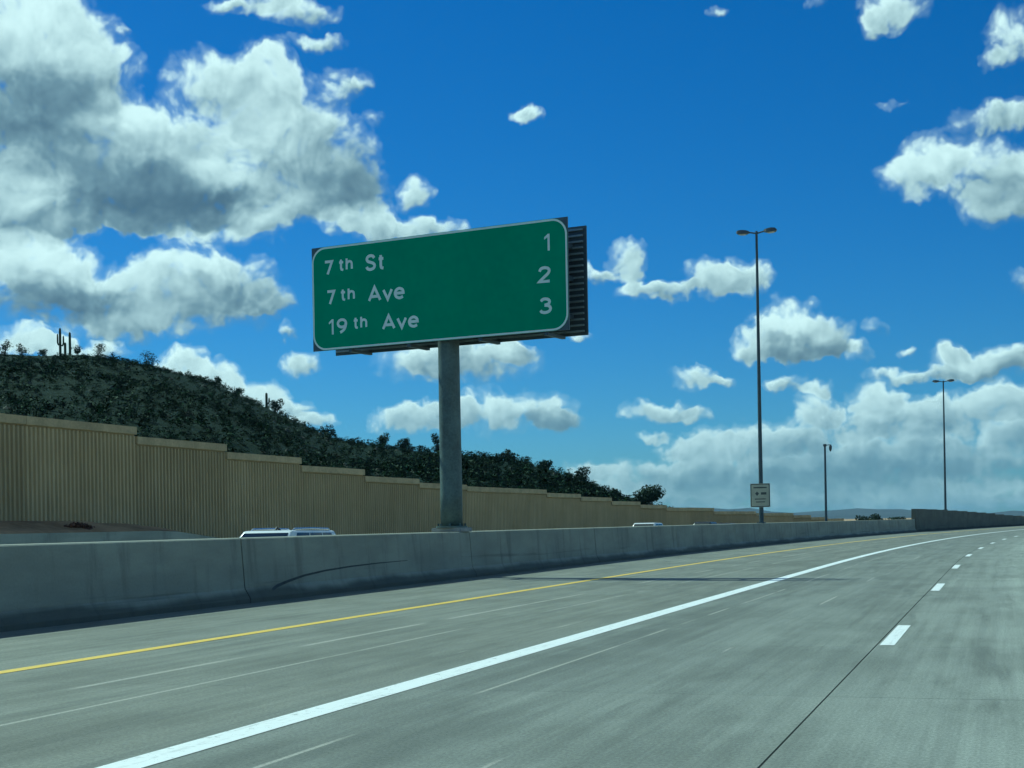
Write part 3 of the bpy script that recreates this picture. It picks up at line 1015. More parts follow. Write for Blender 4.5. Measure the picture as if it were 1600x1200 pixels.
def polar(a, r, sink=0.1):
    return (r * math.sin(R_(a)), r * math.cos(R_(a)), hill_z(a, r) - sink)


# skyline plants, each a thing of its own (azimuth, width, height, seed)
SKYLINE = [
    ('desert_shrub', 'bushy shrub at the far left edge of the hilltop skyline', -36.55, 3.6, 2.7, 11, 'dark_shrub_leaf'),
    ('desert_shrub', 'spiky low shrub on the hilltop, left of the saguaros', -36.0, 3.6, 2.2, 12, 'scrub_leaf'),
    ('desert_shrub', 'smallest hilltop shrub just left of the saguaros', -35.25, 2.0, 1.3, 13, 'scrub_leaf'),
    ('desert_shrub', 'small shrub close right of the saguaros on the hilltop', -34.0, 2.6, 2.0, 14, 'scrub_leaf'),
    ('desert_shrub', 'rounded open shrub between the saguaros and the broad hilltop tree', -33.3, 3.8, 2.3, 15, 'palo_verde_leaf'),
    ('palo_verde_tree', 'broad open tree standing clear on the hilltop skyline', -31.4, 5.0, 3.4, 16, 'palo_verde_leaf'),
    ('desert_shrub', 'small shrub where the ridge starts to fall, above the white cloud', -28.95, 2.0, 1.9, 17, 'scrub_leaf'),
    ('desert_shrub', 'dark shrub on the falling ridge, left of the upright cactus', -28.25, 2.6, 2.0, 18, 'dark_shrub_leaf'),
    ('desert_shrub', 'dense shrub on the ridge just right of the upright cactus', -26.85, 3.2, 2.6, 19, 'dark_shrub_leaf'),
    ('desert_shrub', 'shrub cluster low on the ridge left of the sign column', -24.9, 3.4, 2.2, 20, 'dark_shrub_leaf'),
    ('mesquite_tree', 'leafy tree on the low ridge, second left of the sign column', -22.9, 3.4, 2.8, 21, 'dark_shrub_leaf'),
    ('mesquite_tree', 'thin leafy tree on the low ridge close left of the sign column', -22.1, 2.8, 2.2, 22, 'palo_verde_leaf'),
    ('mesquite_tree', 'tall dark tree touching the left edge of the sign column', -20.75, 3.2, 3.5, 23, 'dark_shrub_leaf'),
    ('desert_shrub', 'rounded tree top on the ridge right of the sign column', -18.1, 3.0, 1.9, 24, 'dark_shrub_leaf'),
    ('desert_shrub', 'low bush halfway down the ridge right of the sign column', -16.7, 2.6, 1.5, 25, 'scrub_leaf'),
    ('mesquite_tree', 'dark bushy tree near the low end of the hill', -15.3, 3.4, 2.2, 26, 'dark_shrub_leaf'),
    ('desert_shrub', 'shrub between the bushy tree and the last tree of the hill', -14.0, 2.6, 1.4, 27, 'dark_shrub_leaf'),
]
for kind, lab, a, w, h, sd_, mt in SKYLINE:
    shrub(kind, lab, 'tree' if 'tree' in kind else 'shrub', polar(a, ridge_r(a) - 2, .15), w, h, sd_, mt, 'plants along the skyline of the hill', n=330 if a < -27 else 620, leaf=0.13 if a < -27 else .15)
shrub('mesquite_tree', 'last tree of the hill, standing alone behind the far sound wall', 'tree', polar(-12.85, 203, .3), 5.6, 3.7, 41, 'palo_verde_leaf', 'plants along the skyline of the hill', n=2600, leaf=.16)

def saguaro(label, a, h, arms, seed):
    rng = random.Random(seed)
    t = thing('saguaro', label, 'cactus', polar(a, ridge_r(a) - 1, .2), rng.uniform(0, .5), 'cacti on the skyline of the hill')
    def column(mb, pts, rad):
        n = len(pts)
        mb.tube(pts, [rad * .8] + [rad] * (n - 3) + [rad * .82, rad * .3], 12)
    mb = MB()
    column(mb, [(0, 0, h * k / 7) for k in range(7)] + [(0, 0, h * .97), (0, 0, h)], .22)
    mb.build('trunk', 'saguaro_skin', t, smooth=True)
    for (sg, z0, z1, out) in arms:
        mb = MB()
        column(mb, [(0, 0, z0 * h), (sg * out * .7, .05, z0 * h - .05), (sg * out, .08, z0 * h + .35), (sg * out, .08, (z0 + z1) / 2 * h), (sg * out, .08, z1 * h - .15), (sg * out, .08, z1 * h)], .15)
        mb.build('arm', 'saguaro_skin', t, smooth=True)
    return t
saguaro('tallest saguaro cactus with upright arms on the hilltop', -34.62, 5.0, [(-1, .42, .80, .55), (1, .38, .72, .6)], 1)
saguaro('single straight saguaro cactus right of the tallest one', -34.28, 4.2, [], 2)
saguaro('small saguaro between the two tall hilltop cacti', -34.45, 2.4, [], 3)
saguaro('lone upright cactus halfway down the ridge, dark against white cloud', -27.2, 2.9, [(1, .35, .7, .45)], 4)

# dry reddish bush on the dirt bank, far left
x, y = path(50.2, 34.3)
shrub('dry_shrub', 'low reddish dry bush on the dirt bank at the far left', 'shrub', (x, y, 1.38), 1.5, .3, 61, 'dry_shrub_leaf', n=260, leaf=.09)


# hillside scrub: thousands of low bushes that read as one cover
def scrub_cover():
    rng = random.Random(77)
    protos = []
    for k in range(7):
        r2 = random.Random(200 + k)
        v, f = leaf_cloud(r2, rand_lobes(r2, 1.0, 0.85, 6, 0.2), 95, 0.066)
        protos.append((np.array(v), np.array(f)))
    V, F, N, off = [], [], [], 0
    placed = 0
    while placed < 8200:
        a = rng.uniform(-47, -9.5)
        rf, rr = front_r(a), ridge_r(a)
        t = rng.uniform(0.03, 1.04)
        r = rf + (rr - rf) * t
        x, y = r * math.sin(R_(a)), r * math.cos(R_(a))
        dens = mnoise.noise((x * .06, y * .06, 4))
        if rng.random() > 0.62 + dens * 0.7:
            continue
        s = rng.uniform(.5, 1.45) * (1.25 if rng.random() < .12 else 1.0)
        if t > 0.93 and a < -27:
            s *= 0.42
        elif t > .96:
            s *= .6
        if a > -24:
            s *= 1.2
        z = hill_z(a, r) - 0.08
        v, f = protos[rng.randrange(7)]
        th = rng.uniform(0, 6.28)
        c_, s_ = math.cos(th), math.sin(th)
        hs_ = s * rng.uniform(.75, 1.1)
        q = np.stack([(v[:, 0] * c_ - v[:, 1] * s_) * s * 1.25 + x, (v[:, 0] * s_ + v[:, 1] * c_) * s * 1.25 + y, v[:, 2] * hs_ + z], 1)
        nn = q - np.array([x, y, z + hs_ * .1]) + np.random.RandomState(placed).uniform(-.35, .35, (len(v), 3)) * s
        N.append(nn / (np.linalg.norm(nn, axis=1, keepdims=True) + 1e-6))
        V.append(q); F.append(f + off); off += len(v)
        placed += 1
    V, F = np.concatenate(V), np.concatenate(F)
    me = bpy.data.meshes.new('hill_scrub')
    me.vertices.add(len(V)); me.vertices.foreach_set('co', V.astype(np.float32).ravel())
    me.loops.add(F.size); me.loops.foreach_set('vertex_index', F.astype(np.int32).ravel())
    me.polygons.add(len(F)); me.polygons.foreach_set('loop_start', np.arange(0, F.size, 4, dtype=np.int32))
    me.update(calc_edges=True)
    me.polygons.foreach_set('use_smooth', np.ones(len(F), dtype=bool))
    me.normals_split_custom_set_from_vertices(np.concatenate(N).astype(np.float32))
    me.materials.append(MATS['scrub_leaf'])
    o = link('hill_scrub', me)
    tag(o, 'dense dark green desert scrub covering the hillside', 'scrub', kind='stuff')
scrub_cover()

def hill_rocks():
    rng = random.Random(31)
    mb = MB()
    for _ in range(420):
        a = rng.uniform(-46, -10)
        t = rng.uniform(.35, .99)
        r = front_r(a) + (ridge_r(a) - front_r(a)) * t
        x, y, z = polar(a, r, 0.05)
        s = rng.uniform(.18, .55) * (1.8 if rng.random() < .08 else 1)
        i = len(mb.v)
        for (px, py, pz) in ((1, 0, 0), (0, 1, 0), (-1, 0, 0), (0, -1, 0), (0, 0, .9), (0, 0, -.6)):
            j = rng.uniform(.7, 1.3)
            mb.v.append((x + (px * j + rng.uniform(-.2, .2)) * s, y + (py * j + rng.uniform(-.2, .2)) * s, z + (pz * j) * s * .8))
        for q in ((0, 1, 4), (1, 2, 4), (2, 3, 4), (3, 0, 4), (1, 0, 5), (2, 1, 5), (3, 2, 5), (0, 3, 5)):
            mb.f.append(tuple(i + k for k in q))
    o = mb.build('hill_rocks', 'rock', fix=False)
    tag(o, 'pale stones scattered between scrub on the hillside', 'stones', kind='stuff')
hill_rocks()

# ------------------------------------------------------------------ green guide sign on its steel column
PHI = R_(-10.38)
SX, SYY = path(36.62, 13.55)
BX0, BX1, BZ0, BZ1 = -3.92, 3.63, 6.015, 8.745
gs = thing('guide_sign', 'green distance sign listing three streets on a single thick column', 'road sign', (SX, SYY, -0.0205), PHI)
gs.scale = (1.0173, 1.0173, 1.0173)
mb = MB()
ns = 9
mb.tube([(0, 0, 1.32 + k * (8.3 - 1.32) / ns) for k in range(ns + 1)], [0.285 - 0.02 * k / ns for k in range(ns + 1)], 28)
mb.build('post', 'galvanised_steel', gs, smooth=False)
for p_ in gs.children[-1].data.polygons:
    p_.use_smooth = len(p_.vertices) == 4
mb = MB(); mb.box(-.43, .43, -.30, .30, 1.185, 1.29); mb.build('pedestal', 'pedestal_concrete', gs, bevel=.015)
mb = MB(); mb.tube([(0, 0, 1.29), (0, 0, 1.335)], [.40, .40], 28); mb.build('base_plate', 'galvanised_steel', gs)
for k in range(8):
    a = math.pi / 8 + k * math.pi / 4
    mb = MB(); mb.tube([(.345 * math.cos(a), .345 * math.sin(a), 1.33), (.345 * math.cos(a), .345 * math.sin(a), 1.40)], [.026, .026], 6)
    mb.build('anchor_bolt', 'galvanised_steel', gs)
for zz in (6.45, 7.4, 8.2):
    mb = MB(); mb.box(-3.3, 3.3, -.36, -.30, zz - .06, zz + .06); mb.box(-3.3, 3.3, .30, .55, zz - .06, zz + .06)
    mb.build('cross_beam', 'sign_back', gs)
for xx in (-2.75, -.95, 1.15, 3.0):
    mb = MB(); mb.box(xx - .05, xx + .05, -.40, .56, 5.93, 6.00); mb.box(xx - .05, xx + .05, -.375, -.362, 6.0, 8.6)
    mb.box(xx - .05, xx + .05, .552, .575, 6.0, 8.6)
    mb.build('bracket', 'sign_back', gs)
def rrect(x0, x1, z0, z1, r, n=8):
    out = []
    for cx, cz, a0 in ((x1 - r, z1 - r, 0), (x0 + r, z1 - r, 90), (x0 + r, z0 + r, 180), (x1 - r, z0 + r, 270)):
        for k in range(n + 1):
            a = R_(a0 + 90 * k / n)
            out.append((cx + r * math.cos(a), cz + r * math.sin(a)))
    return out
def extrude_xz(mb, poly, y0, y1):
    i, n = len(mb.v), len(poly)
    mb.v += [(p[0], y0, p[1]) for p in poly] + [(p[0], y1, p[1]) for p in poly]
    mb.f.append(tuple(i + k for k in range(n)))
    mb.f.append(tuple(i + n + k for k in reversed(range(n))))
    for k in range(n):
        mb.f.append((i + k, i + (k + 1) % n, i + n + (k + 1) % n, i + n + k))
def ring_xz(mb, outer, inner, y0, y1):
    i, n = len(mb.v), len(outer)
    for y in (y0, y1):
        mb.v += [(p[0], y, p[1]) for p in outer] + [(p[0], y, p[1]) for p in inner]
    for k in range(n):
        k2 = (k + 1) % n
        mb.f.append((i + k, i + k2, i + n + k2, i + n + k))
        mb.f.append((i + 2 * n + k, i + 3 * n + k, i + 3 * n + k2, i + 2 * n + k2))
        mb.f.append((i + k, i + 2 * n + k, i + 2 * n + k2, i + k2))
        mb.f.append((i + n + k, i + n + k2, i + 3 * n + k2, i + 3 * n + k))
FY = -0.42
mb = MB(); mb.box(BX0, BX1, FY + .006, FY + .045, BZ0, BZ1)
mb.build('backing_panel', 'sign_back', gs)
mb = MB(); extrude_xz(mb, rrect(BX0 + .004, BX1 - .004, BZ0 + .004, BZ1 - .004, .41), FY, FY + .007)
face = mb.build('sign_face', 'sign_green', gs)
mb = MB(); ring_xz(mb, rrect(BX0 + .012, BX1 - .012, BZ0 + .012, BZ1 - .012, .40), rrect(BX0 + .06, BX1 - .06, BZ0 + .06, BZ1 - .06, .355), FY - .006, FY + .002)
mb.build('border', 'sign_white', face)

# highway lettering drawn as even strokes (centre lines, capital height 1)
def spline(pts, n=6):
    out = []
    for k in range(len(pts) - 1):
        p0, p1, p2, p3 = pts[max(k - 1, 0)], pts[k], pts[k + 1], pts[min(k + 2, len(pts) - 1)]
        for j in range(n):
            t_ = j / n
            out.append(tuple(.5 * (2 * p1[i] + (p2[i] - p0[i]) * t_ + (2 * p0[i] - 5 * p1[i] + 4 * p2[i] - p3[i]) * t_ ** 2
                                   + (3 * p1[i] - p0[i] - 3 * p2[i] + p3[i]) * t_ ** 3) for i in (0, 1)))
    return out + [pts[-1]]
GLYPH = {
    '7': (.56, [[(0, 1), (.56, 1), (.20, 0)]]),
    't': (.34, [[(.15, .96), (.15, .24)] + spline([(.155, .2), (.19, .05), (.34, 0)], 5), [(0, .70), (.34, .70)]]),
    'h': (.44, [[(0, 1), (0, 0)], spline([(0.0, .46), (.09, .65), (.24, .72), (.39, .64), (.44, .46)], 5) + [(.44, 0)]]),
    'S': (.60, [spline([(.57, .80), (.48, .95), (.30, 1), (.11, .93), (.04, .76), (.12, .60), (.32, .51), (.52, .41), (.60, .24), (.51, .07), (.30, 0), (.10, .06), (.01, .21)], 5)]),
    'A': (.68, [[(0, 0), (.34, 1), (.68, 0)], [(.14, .30), (.54, .30)]]),
    'v': (.50, [[(0, .72), (.25, 0), (.50, .72)]]),
    'e': (.50, [[(.03, .37), (.49, .37)] + spline([(.49, .38), (.44, .60), (.26, .72), (.08, .62), (.0, .37), (.07, .11), (.27, 0), (.46, .09)], 5)]),
    '9': (.52, [spline([(.50, .66), (.43, .48), (.26, .42), (.08, .50), (.0, .71), (.08, .92), (.26, 1), (.44, .92), (.52, .68), (.46, .34), (.32, .13), (.14, 0)], 5)]),
    '2': (.54, [spline([(.02, .74), (.09, .93), (.27, 1), (.45, .93), (.52, .75), (.44, .54), (.24, .30), (.0, 0)], 6) + [(.54, 0)]]),
    '3': (.54, [spline([(.03, .84), (.12, .97), (.27, 1), (.43, .93), (.49, .77), (.41, .61), (.22, .54)], 5), spline([(.22, .54), (.45, .47), (.54, .27), (.45, .07), (.26, 0), (.08, .05), (.0, .18)], 5)]),
}
def ribbon(mb, pts, hw, y, d):
    """mitred flat stroke, extruded; creeps forward a hair so that crossings never share a plane"""
    n = len(pts)
    L_, R2 = [], []
    for k in range(n):
        p = Vector(pts[k])
        d0 = (p - Vector(pts[k - 1])).normalized() if k else None
        d1 = (Vector(pts[k + 1]) - p).normalized() if k < n - 1 else None
        d0 = d0 if d0 is not None else d1
        d1 = d1 if d1 is not None else d0
        n0, n1 = Vector((-d0.y, d0.x)), Vector((-d1.y, d1.x))
        m_ = (n0 + n1)
        m_ = m_.normalized() if m_.length > 1e-4 else n0
        sc_ = min(1 / max(m_.dot(n0), .35), 2.2)
        L_.append(p + m_ * hw * sc_)
        R2.append(p - m_ * hw * sc_)
    i = len(mb.v)
    for k in range(n):
        yy = y - d - 0.0012 * k / n
        mb.v += [(L_[k].x, yy, L_[k].y), (R2[k].x, yy, R2[k].y), (L_[k].x, y, L_[k].y), (R2[k].x, y, R2[k].y)]
    for k in range(n - 1):
        a, b_ = i + 4 * k, i + 4 * k + 4
        mb.f += [(a, a + 1, b_ + 1, b_), (a, b_, b_ + 2, a + 2), (a + 1, a + 3, b_ + 3, b_ + 1)]
    mb.f += [(i, i + 2, i + 3, i + 1)]
    e = i + 4 * (n - 1)
    mb.f += [(e, e + 1, e + 3, e + 2)]
def letters(txt, u0, u1, z0, z1, parent, y, mat, weight=.182, gap=.30):
    hgt = z1 - z0
    sw = hgt * weight
    strokes, x = [], 0.0
    for ch in txt:
        w, ss_ = GLYPH[ch]
        strokes += [[(p[0] + x, p[1]) for p in st] for st in ss_]
        x += w + gap - (.10 if ch in 'Av' else 0)
    xs = [p[0] for st in strokes for p in st]
    ys = [p[1] for st in strokes for p in st]
    fx = (u1 - u0 - sw) / max(max(xs) - min(xs), .01)
    fz = (hgt - sw) / (max(ys) - min(ys))
    mb = MB()
    for k, st in enumerate(strokes):
        ribbon(mb, [(u0 + sw / 2 + (p[0] - min(xs)) * fx, z0 + sw / 2 + (p[1] - min(ys)) * fz) for p in st], sw / 2, y, .003 + .0016 * (k % 2))
    return mb.build('lettering', mat, parent)
for txt, u0, u1, z0, z1 in (('7', -3.57, -3.29, 7.955, 8.335), ('th', -3.11, -2.67, 8.035, 8.36), ('St', -2.26, -1.68, 7.955, 8.365),
                            ('7', -3.51, -3.24, 7.17, 7.55), ('th', -3.07, -2.62, 7.25, 7.57), ('Ave', -2.20, -1.09, 7.145, 7.535),
                            ('9', -3.19, -2.88, 6.40, 6.78), ('th', -2.68, -2.25, 6.485, 6.80), ('Ave', -1.78, -.68, 6.385, 6.765),
                            ('2', 2.81, 3.17, 7.20, 7.61), ('3', 2.83, 3.18, 6.445, 6.85)):
    if u0 < 0:
        u0, u1, z0, z1 = u0 + .04, u1 + .06, z0 + .02, z1 + .045
    letters(txt, u0, u1, z0, z1, face, FY - .001, 'sign_white')
def numeral_one(u0, u1, z0, z1):
    w, hh = u1 - u0, z1 - z0
    mb = MB()
    extrude_xz(mb, [(u1 - .40 * w, z0), (u1, z0), (u1, z1), (u1 - .34 * w, z1), (u0, z1 - .19 * hh), (u0, z1 - .33 * hh), (u1 - .40 * w, z1 - .20 * hh)], FY - .005, FY - .001)
    mb.build('lettering', 'sign_white', face)
numeral_one(3.00, 3.15, 7.975, 8.385)
numeral_one(-3.40, -3.25, 6.42, 6.825)
# the panel for the other direction, seen from behind: dark sheet with horizontal stiffening ribs
BY = 0.58
mb = MB(); mb.box(BX0 + .02, BX1 + .02, BY, BY + .05, BZ0 - .02, BZ1 - .05)
back = mb.build('rear_sign_panel', 'sign_back', gs)
nr = 18
for k in range(nr):
    zc = BZ0 + .08 + k * (BZ1 - BZ0 - .22) / (nr - 1)
    mb = MB(); mb.box(BX0 + .06, BX1 - .06, BY - .06, BY - .001, zc - .022, zc + .022)
    mb.build('rib', 'sign_back_rib', back)

# ------------------------------------------------------------------ twin-arm light poles in the median
def light_pole(s, label, H, z0):
    x, y = path(s, POLEL)
    t = thing('light_pole', label, 'street lamp', (x, y, z0), -heading(s), 'tall twin-arm light poles in the median')
    n = 8
    mb = MB(); mb.tube([(0, 0, .05 + (H - .05) * k / n) for k in range(n + 1)], [.125 - .06 * k / n for k in range(n + 1)], 14)
    mb.build('pole', 'pole_steel', t)
    mb = MB(); mb.box(-.21, .21, -.21, .21, 0, .05); mb.build('base_plate', 'pole_steel', t)
    for sd_ in (-1, 1):
        mb = MB(); mb.tube([(sd_ * .04, 0, H - .12), (sd_ * .3, 0, H - .06), (sd_ * .48, 0, H - .03)], [.045, .042, .04], 8)
        mb.build('arm', 'pole_steel', t)
        mb = MB()
        # shoebox head: tapered tray tilted outwards
        sec = [(.42, .10, .05, .06), (.55, .19, .09, .10), (.80, .225, .11, .12), (1.02, .20, .08, .11), (1.10, .13, .02, .06)]
        for (xx, wy, up, dn) in sec:
            c = H - .02 + (xx - .42) * .05
            mb.v += [(sd_ * xx, -wy, c - dn), (sd_ * xx, wy, c - dn), (sd_ * xx, wy * .8, c + up), (sd_ * xx, -wy * .8, c + up)]
        for k in range(len(sec) - 1):
            for j in range(4):
                a, b_ = 4 * k + j, 4 * k + (j + 1) % 4
                mb.f.append((a, b_, b_ + 4, a + 4))
        mb.f.append((0, 1, 2, 3)); e = 4 * (len(sec) - 1); mb.f.append((e, e + 1, e + 2, e + 3))
        hd = mb.build('lamp_head', 'lamp_housing', t, bevel=.012)
        mb = MB()
        poly = [(sd_ * .58, -.14), (sd_ * .98, -.16), (sd_ * .98, .16), (sd_ * .58, .14)]
        zc = H - .125
        mb.v = [(poly[0][0], poly[0][1], zc), (poly[1][0], poly[1][1], zc + .02), (poly[2][0], poly[2][1], zc + .02), (poly[3][0], poly[3][1], zc),
                (sd_ * .66, -.07, zc - .045), (sd_ * .90, -.08, zc - .03), (sd_ * .90, .08, zc - .03), (sd_ * .66, .07, zc - .045)]
        mb.f = [(4, 5, 6, 7), (0, 1, 5, 4), (1, 2, 6, 5), (2, 3, 7, 6), (3, 0, 4, 7)]
        mb.build('lens', 'lamp_lens', hd, smooth=True)
    return t
light_pole(81.6, 'tall twin-arm light pole with the small white sign, nearer of the two', 17.1 - 1.185, 1.185)
light_pole(160.2, 'far twin-arm light pole rising behind the dark median wall', 15.4 - 2.04, 2.05)

# small restricted-lane sign strapped to the nearer light pole
x, y = path(81.6, POLEL)
hs_ = thing('regulatory_sign', 'small weathered white rectangular sign mounted low on the nearer light pole', 'road sign', (x, y, 1.19), R_(-3))
z0, z1, hw = 2.05 - 1.19, 3.34 - 1.19, .54
mb = MB(); mb.box(-hw, hw, -.225, -.20, z0, z1); pl = mb.build('panel', 'small_sign_face', hs_)
mb = MB(); ring_xz(mb, rrect(-hw + .02, hw - .02, z0 + .02, z1 - .02, .08), rrect(-hw + .06, hw - .06, z0 + .06, z1 - .06, .05), -.231, -.224); mb.build('border', 'small_sign_mark', pl)
mb = MB(); extrude_xz(mb, [(-.17, z0 + .86), (-.06, z0 + .74), (-.17, z0 + .62), (-.28, z0 + .74)], -.231, -.224); mb.build('diamond', 'small_sign_mark', pl)
for a, b, zz, hh in ((.04, .34, .68, .13), (-.36, .36, 1.03, .07), (-.3, .3, .42, .05), (-.24, .26, .26, .05)):
    mb = MB(); mb.box(a, b, -.231, -.224, z0 + zz, z0 + zz + hh); mb.build('bar_mark', 'small_sign_mark', pl)
for zz in (z0 + .3, z1 - .3):
    mb = MB(); mb.box(-.3, .3, -.20, -.15, zz - .03, zz + .03); mb.tube([(0, -.15, zz), (0, .16, zz)], [.03, .03], 8); mb.build('clamp', 'pole_steel', hs_)

# camera pole beyond the end of the noise wall
x, y = path(187.2, 33)
cp = thing('camera_pole', 'thin dark pole with a small camera arm between the two light poles', 'pole', (x, y, -.3), 0)
mb = MB(); mb.tube([(0, 0, k * 11.05 / 6) for k in range(7)], [.17 - .05 * k / 6 for k in range(7)], 12); mb.build('pole', 'pole_steel', cp)
mb = MB(); mb.tube([(0, 0, 10.9), (.65, 0, 10.95)], [.05, .05], 8); mb.build('arm', 'pole_steel', cp)
mb = MB(); mb.tube([(.68, 0, 10.98), (.68, 0, 10.72), (.68, 0, 10.35), (.68, 0, 10.1)], [.09, .19, .17, .05], 12); mb.build('camera', 'lamp_housing', cp)
mb = MB(); mb.box(-.2, .2, -.18, .18, 10.75, 11.05); mb.build('junction_box', 'lamp_housing', cp, bevel=.03)

# ------------------------------------------------------------------ cars on the opposite carriageway
def car(label, s, L, paint, Ln=4.7, Wd=1.86, H=1.62, rails=False, group=None, wagon=True):
    x, y = path(s, L)
    t = thing('car', label, 'car', (x, y, -.30), math.pi - heading(s), group)
    h2, hl = Wd / 2, Ln / 2
    zb = H * .60
    # lower body: lofted sections from tail to nose
    sec = [(-hl, .80, .38, .78), (-hl + .12, .93, .28, .92), (-hl + .6, 1.0, .22, zb + .0), (-.4, 1.0, .20, zb), (.75, 1.0, .20, zb), (hl - 1.0, .98, .22, zb - .06), (hl - .35, .92, .26, zb - .17), (hl - .05, .80, .32, zb - .30), (hl, .70, .40, zb - .42)]
    mb = MB()
    for (yy, wf, zl, zt) in sec:
        w = h2 * wf
        mb.v += [(-w * .92, yy, zl), (w * .92, yy, zl), (w, yy, zl + .18), (w, yy, zt - .16), (w * .9, yy, zt), (-w * .9, yy, zt), (-w, yy, zt - .16), (-w, yy, zl + .18)]
    for k in range(len(sec) - 1):
        for j in range(8):
            a, b_ = 8 * k + j, 8 * k + (j + 1) % 8
            mb.f.append((a, b_, b_ + 8, a + 8))
    mb.f.append(tuple(range(8))); e = 8 * (len(sec) - 1); mb.f.append(tuple(e + j for j in range(8)))
    mb.build('body', paint, t, smooth=True)
    # cabin
    yA0, yA1 = hl - 1.18, hl - 2.0
    yR1, yR0 = (-hl + .62, -hl + .22) if wagon else (-hl + 1.45, -hl + .75)
    wb, wr, zr = h2 * .93, h2 * .72, H
    zb2 = zb - .06
    C = {'A0': (yA0, wb, zb2), 'A1': (yA1, wr, zr - .015), 'R1': (yR1, wr, zr - .04), 'R0': (yR0, wb, zb2)}
    bm = bmesh.new()
    vs_ = []
    for k in ('A0', 'A1', 'R1', 'R0'):
        yy, w, z = C[k]
        vs_.append((bm.verts.new((w, yy, z)), bm.verts.new((-w, yy, z))))
    r_ = [a for a, _ in vs_]; l_ = [b for _, b in vs_]
    bm.faces.new(r_); bm.faces.new(l_[::-1])
    for k in range(4):
        k2 = (k + 1) % 4
        bm.faces.new((r_[k], l_[k], l_[k2], r_[k2]))
    bmesh.ops.recalc_face_normals(bm, faces=bm.faces)
    bmesh.ops.bevel(bm, geom=[e for e in bm.edges if e.verts[0].co.z > zb or e.verts[1].co.z > zb], offset=.09, segments=4, affect='EDGES', profile=.6)
    me = bpy.data.meshes.new('cabin'); bm.to_mesh(me); bm.free()
    me.materials.append(MATS[paint]); me.polygons.foreach_set('use_smooth', [True] * len(me.polygons))
    link('cabin', me, t)
    def pane(name, quad_, inset):
        a, b_, c, d = [Vector(q) for q in quad_]
        nrm = (b_ - a).cross(d - a).normalized()
        ctr = (a + b_ + c + d) / 4
        if nrm.dot(ctr - Vector((0, 0, H * .5))) < 0:
            nrm = -nrm
        mb = MB()
        def P_(u, v):
            return (a * (1 - u) + b_ * u) * (1 - v) + (d * (1 - u) + c * u) * v
        u0, u1, v0, v1 = inset
        q = [P_(u0, v0), P_(u1, v0), P_(u1, v1), P_(u0, v1)]
        mb.v = [tuple(p_ + nrm * .012) for p_ in q] + [tuple(p_ - nrm * .01) for p_ in q]
        mb.f = [(0, 1, 2, 3), (7, 6, 5, 4), (0, 4, 5, 1), (1, 5, 6, 2), (2, 6, 7, 3), (3, 7, 4, 0)]
        mb.build(name, 'car_glass', t)
    def pt(k, sgn): return (sgn * C[k][1], C[k][0], C[k][2])
    pane('windscreen', (pt('A0', -1), pt('A0', 1), pt('A1', 1), pt('A1', -1)), (.06, .94, .10, .90))
    pane('rear_window', (pt('R0', -1), pt('R0', 1), pt('R1', 1), pt('R1', -1)), (.10, .90, .25, .84))
    for sgn in (-1, 1):
        Q = (pt('A0', sgn), pt('R0', sgn), pt('R1', sgn), pt('A1', sgn))
        for (u0, u1) in ((.12, .38), (.41, .66), (.69, .88)):
            pane('side_window', Q, (u0, u1, .20, .90))
        if rails:
            mb = MB(); xr = sgn * (wr - .10); zr_ = H + .022
            mb.tube([(xr, yA1 - .22, H - .03), (xr, yA1 - .34, zr_), (xr, (yA1 + yR1) / 2, zr_ + .005), (xr, yR1 + .2, zr_ - .015), (xr, yR1 + .08, H - .06)], [.02, .024, .024, .024, .02], 8)
            mb.build('roof_rail', 'chrome', t)
        mb = MB(); mb.box(sgn * (h2 + .02) - .1, sgn * (h2 + .02) + .1, yA0 - .28, yA0 - .16, zb, zb + .14); mb.build('mirror', paint, t, bevel=.03)
        mb = MB(); mb.box(sgn * h2 * .72 - .17, sgn * h2 * .72 + .17, hl - .22, hl - .03, zb - .36, zb - .24); mb.build('headlight', 'headlamp_glass', t, bevel=.03)
        mb = MB(); mb.box(sgn * h2 * .82 - .1, sgn * h2 * .82 + .1, -hl + .0, -hl + .14, zb - .28, zb - .06); mb.build('tail_light', 'tail_lamp', t, bevel=.02)
        for yy in (hl - .92, -hl + .92):
            mb = MB()
            xo, xi = sgn * (h2 + .005), sgn * (h2 - .21)
            mb.tube([(xi, yy, .335), (xi, yy, .335), (xo - sgn * .02, yy, .335), (xo, yy, .335)], [.30, .335, .335, .31], 22)
            wh = mb.build('wheel', 'tyre_rubber', t, smooth=False)
            mb = MB(); mb.tube([(xo - sgn * .03, yy, .335), (xo + sgn * .006, yy, .335), (xo + sgn * .012, yy, .335)], [.21, .21, .07], 18); mb.build('rim', 'wheel_rim', wh)
    mb = MB(); mb.box(-.45, .45, hl - .06, hl + .012, .42, .62); mb.build('grille', 'black_plastic', t, bevel=.02)
    if rails:
        mb = MB(); mb.tube([(.05, yA1 - .55, H - .02), (.05, yA1 - .62, H + .06), (.05, yA1 - .80, H - .02)], [.035, .025, .03], 8); mb.build('antenna', 'black_plastic', t)
    return t
car('white station wagon with roof rails passing behind the barrier, nearest car', 34.75, 17.6, 'white_car_paint', 5.15, 1.90, 1.615, rails=True)
car('small white car further along behind the barrier, right of the column', 85.6, 21.0, 'white_car_paint', 4.3, 1.76, 1.62)
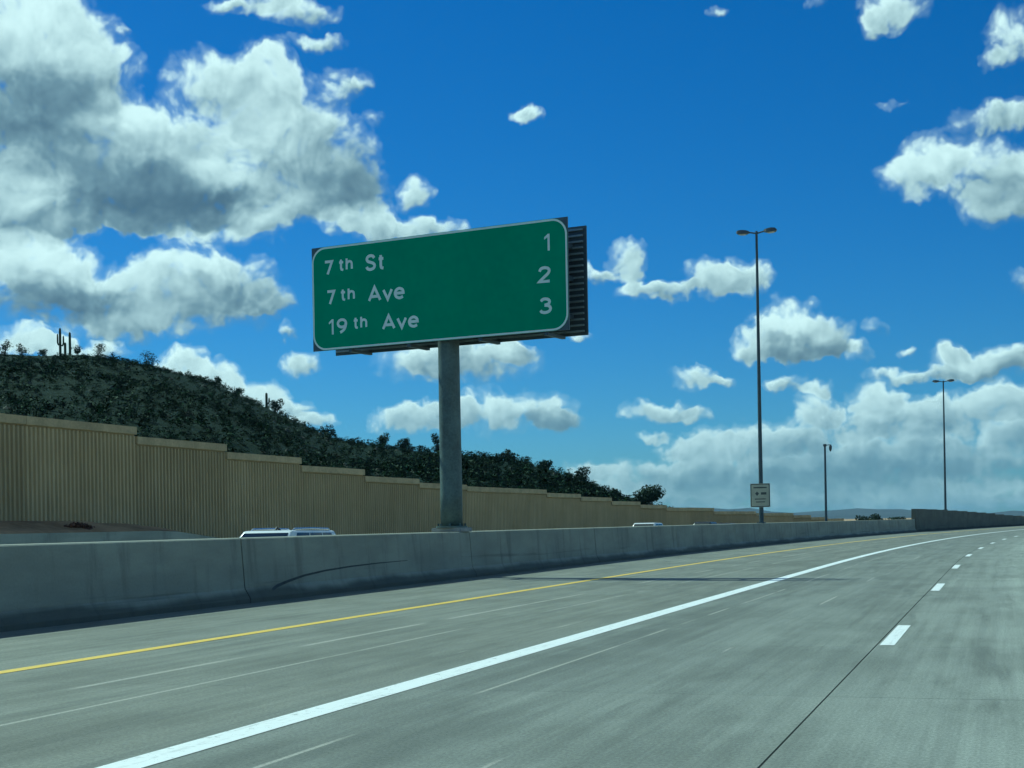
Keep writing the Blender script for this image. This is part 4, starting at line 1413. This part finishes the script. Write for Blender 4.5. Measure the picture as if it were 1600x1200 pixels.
car('dark car far off behind the barrier, left one of two', 114.0, 25.0, 'dark_car_paint', 4.4, 1.78, 1.60, group='far dark cars')
car('dark car far off behind the barrier, nearer the light pole', 95.5, 18.8, 'dark_car_paint', 4.4, 1.76, 1.50, group='far dark cars')

# ------------------------------------------------------------------ far background
def mountains():
    rng = random.Random(9)
    mb = MB()
    n = 140
    for k in range(n + 1):
        a = -75 + 110 * k / n
        r = 7000
        hgt = 16 + 48 * max(0, mnoise.fractal((a * .16, 3.1, 0), 1.0, 2.0, 5) + .25)
        for rr, z in ((r - 900, -5), (r - 350, hgt * .45), (r, hgt), (r + 900, -5)):
            rr2 = rr + 60 * mnoise.noise((a * .8, rr * .01, 2))
            mb.v.append((rr2 * math.sin(R_(a)), rr2 * math.cos(R_(a)), z + (8 * mnoise.noise((a * 1.7, rr, 1)) if z > 0 else 0)))
    for k in range(n):
        for j in range(3):
            mb.f.append((4 * k + j, 4 * k + j + 1, 4 * k + 5 + j, 4 * k + 4 + j))
    tag(mb.build('far_mountains', 'mountain_rock', smooth=True), kind='structure')
mountains()

for lab, px, r, w, h, sd_ in (('dark distant tree left of the median wall, leftmost of three', -4.85, 300, 3.6, 2.4, 71), ('dark distant tree left of the median wall, middle of three', -4.35, 300, 4.0, 2.6, 72),
                              ('low distant bush row beside the start of the median wall', -3.7, 300, 6.0, 2.0, 73)):
    shrub('roadside_tree', lab, 'tree', (r * math.sin(R_(px)), r * math.cos(R_(px)), -.6), w, h, sd_, 'dark_shrub_leaf', 'distant roadside trees', n=700, leaf=.2)


# ------------------------------------------------------------------ thin dry-air haze
hz = MB()
hz.box(-9100, 9100, -3100, 12100, -7.0, 85.0)
m, t, b = new_mat('haze_air')
t.n.remove(b)
pv = t.new('ShaderNodeVolumePrincipled')
pv.inputs['Color'].default_value = (0.45, 0.74, 1.0, 1)
pv.inputs['Density'].default_value = 4.5e-5
t.l.new(pv.outputs[0], t.n['Material Output'].inputs['Volume'])
o = hz.build('haze', 'haze_air')
tag(o, 'thin pale haze in the distance', 'haze', kind='stuff')
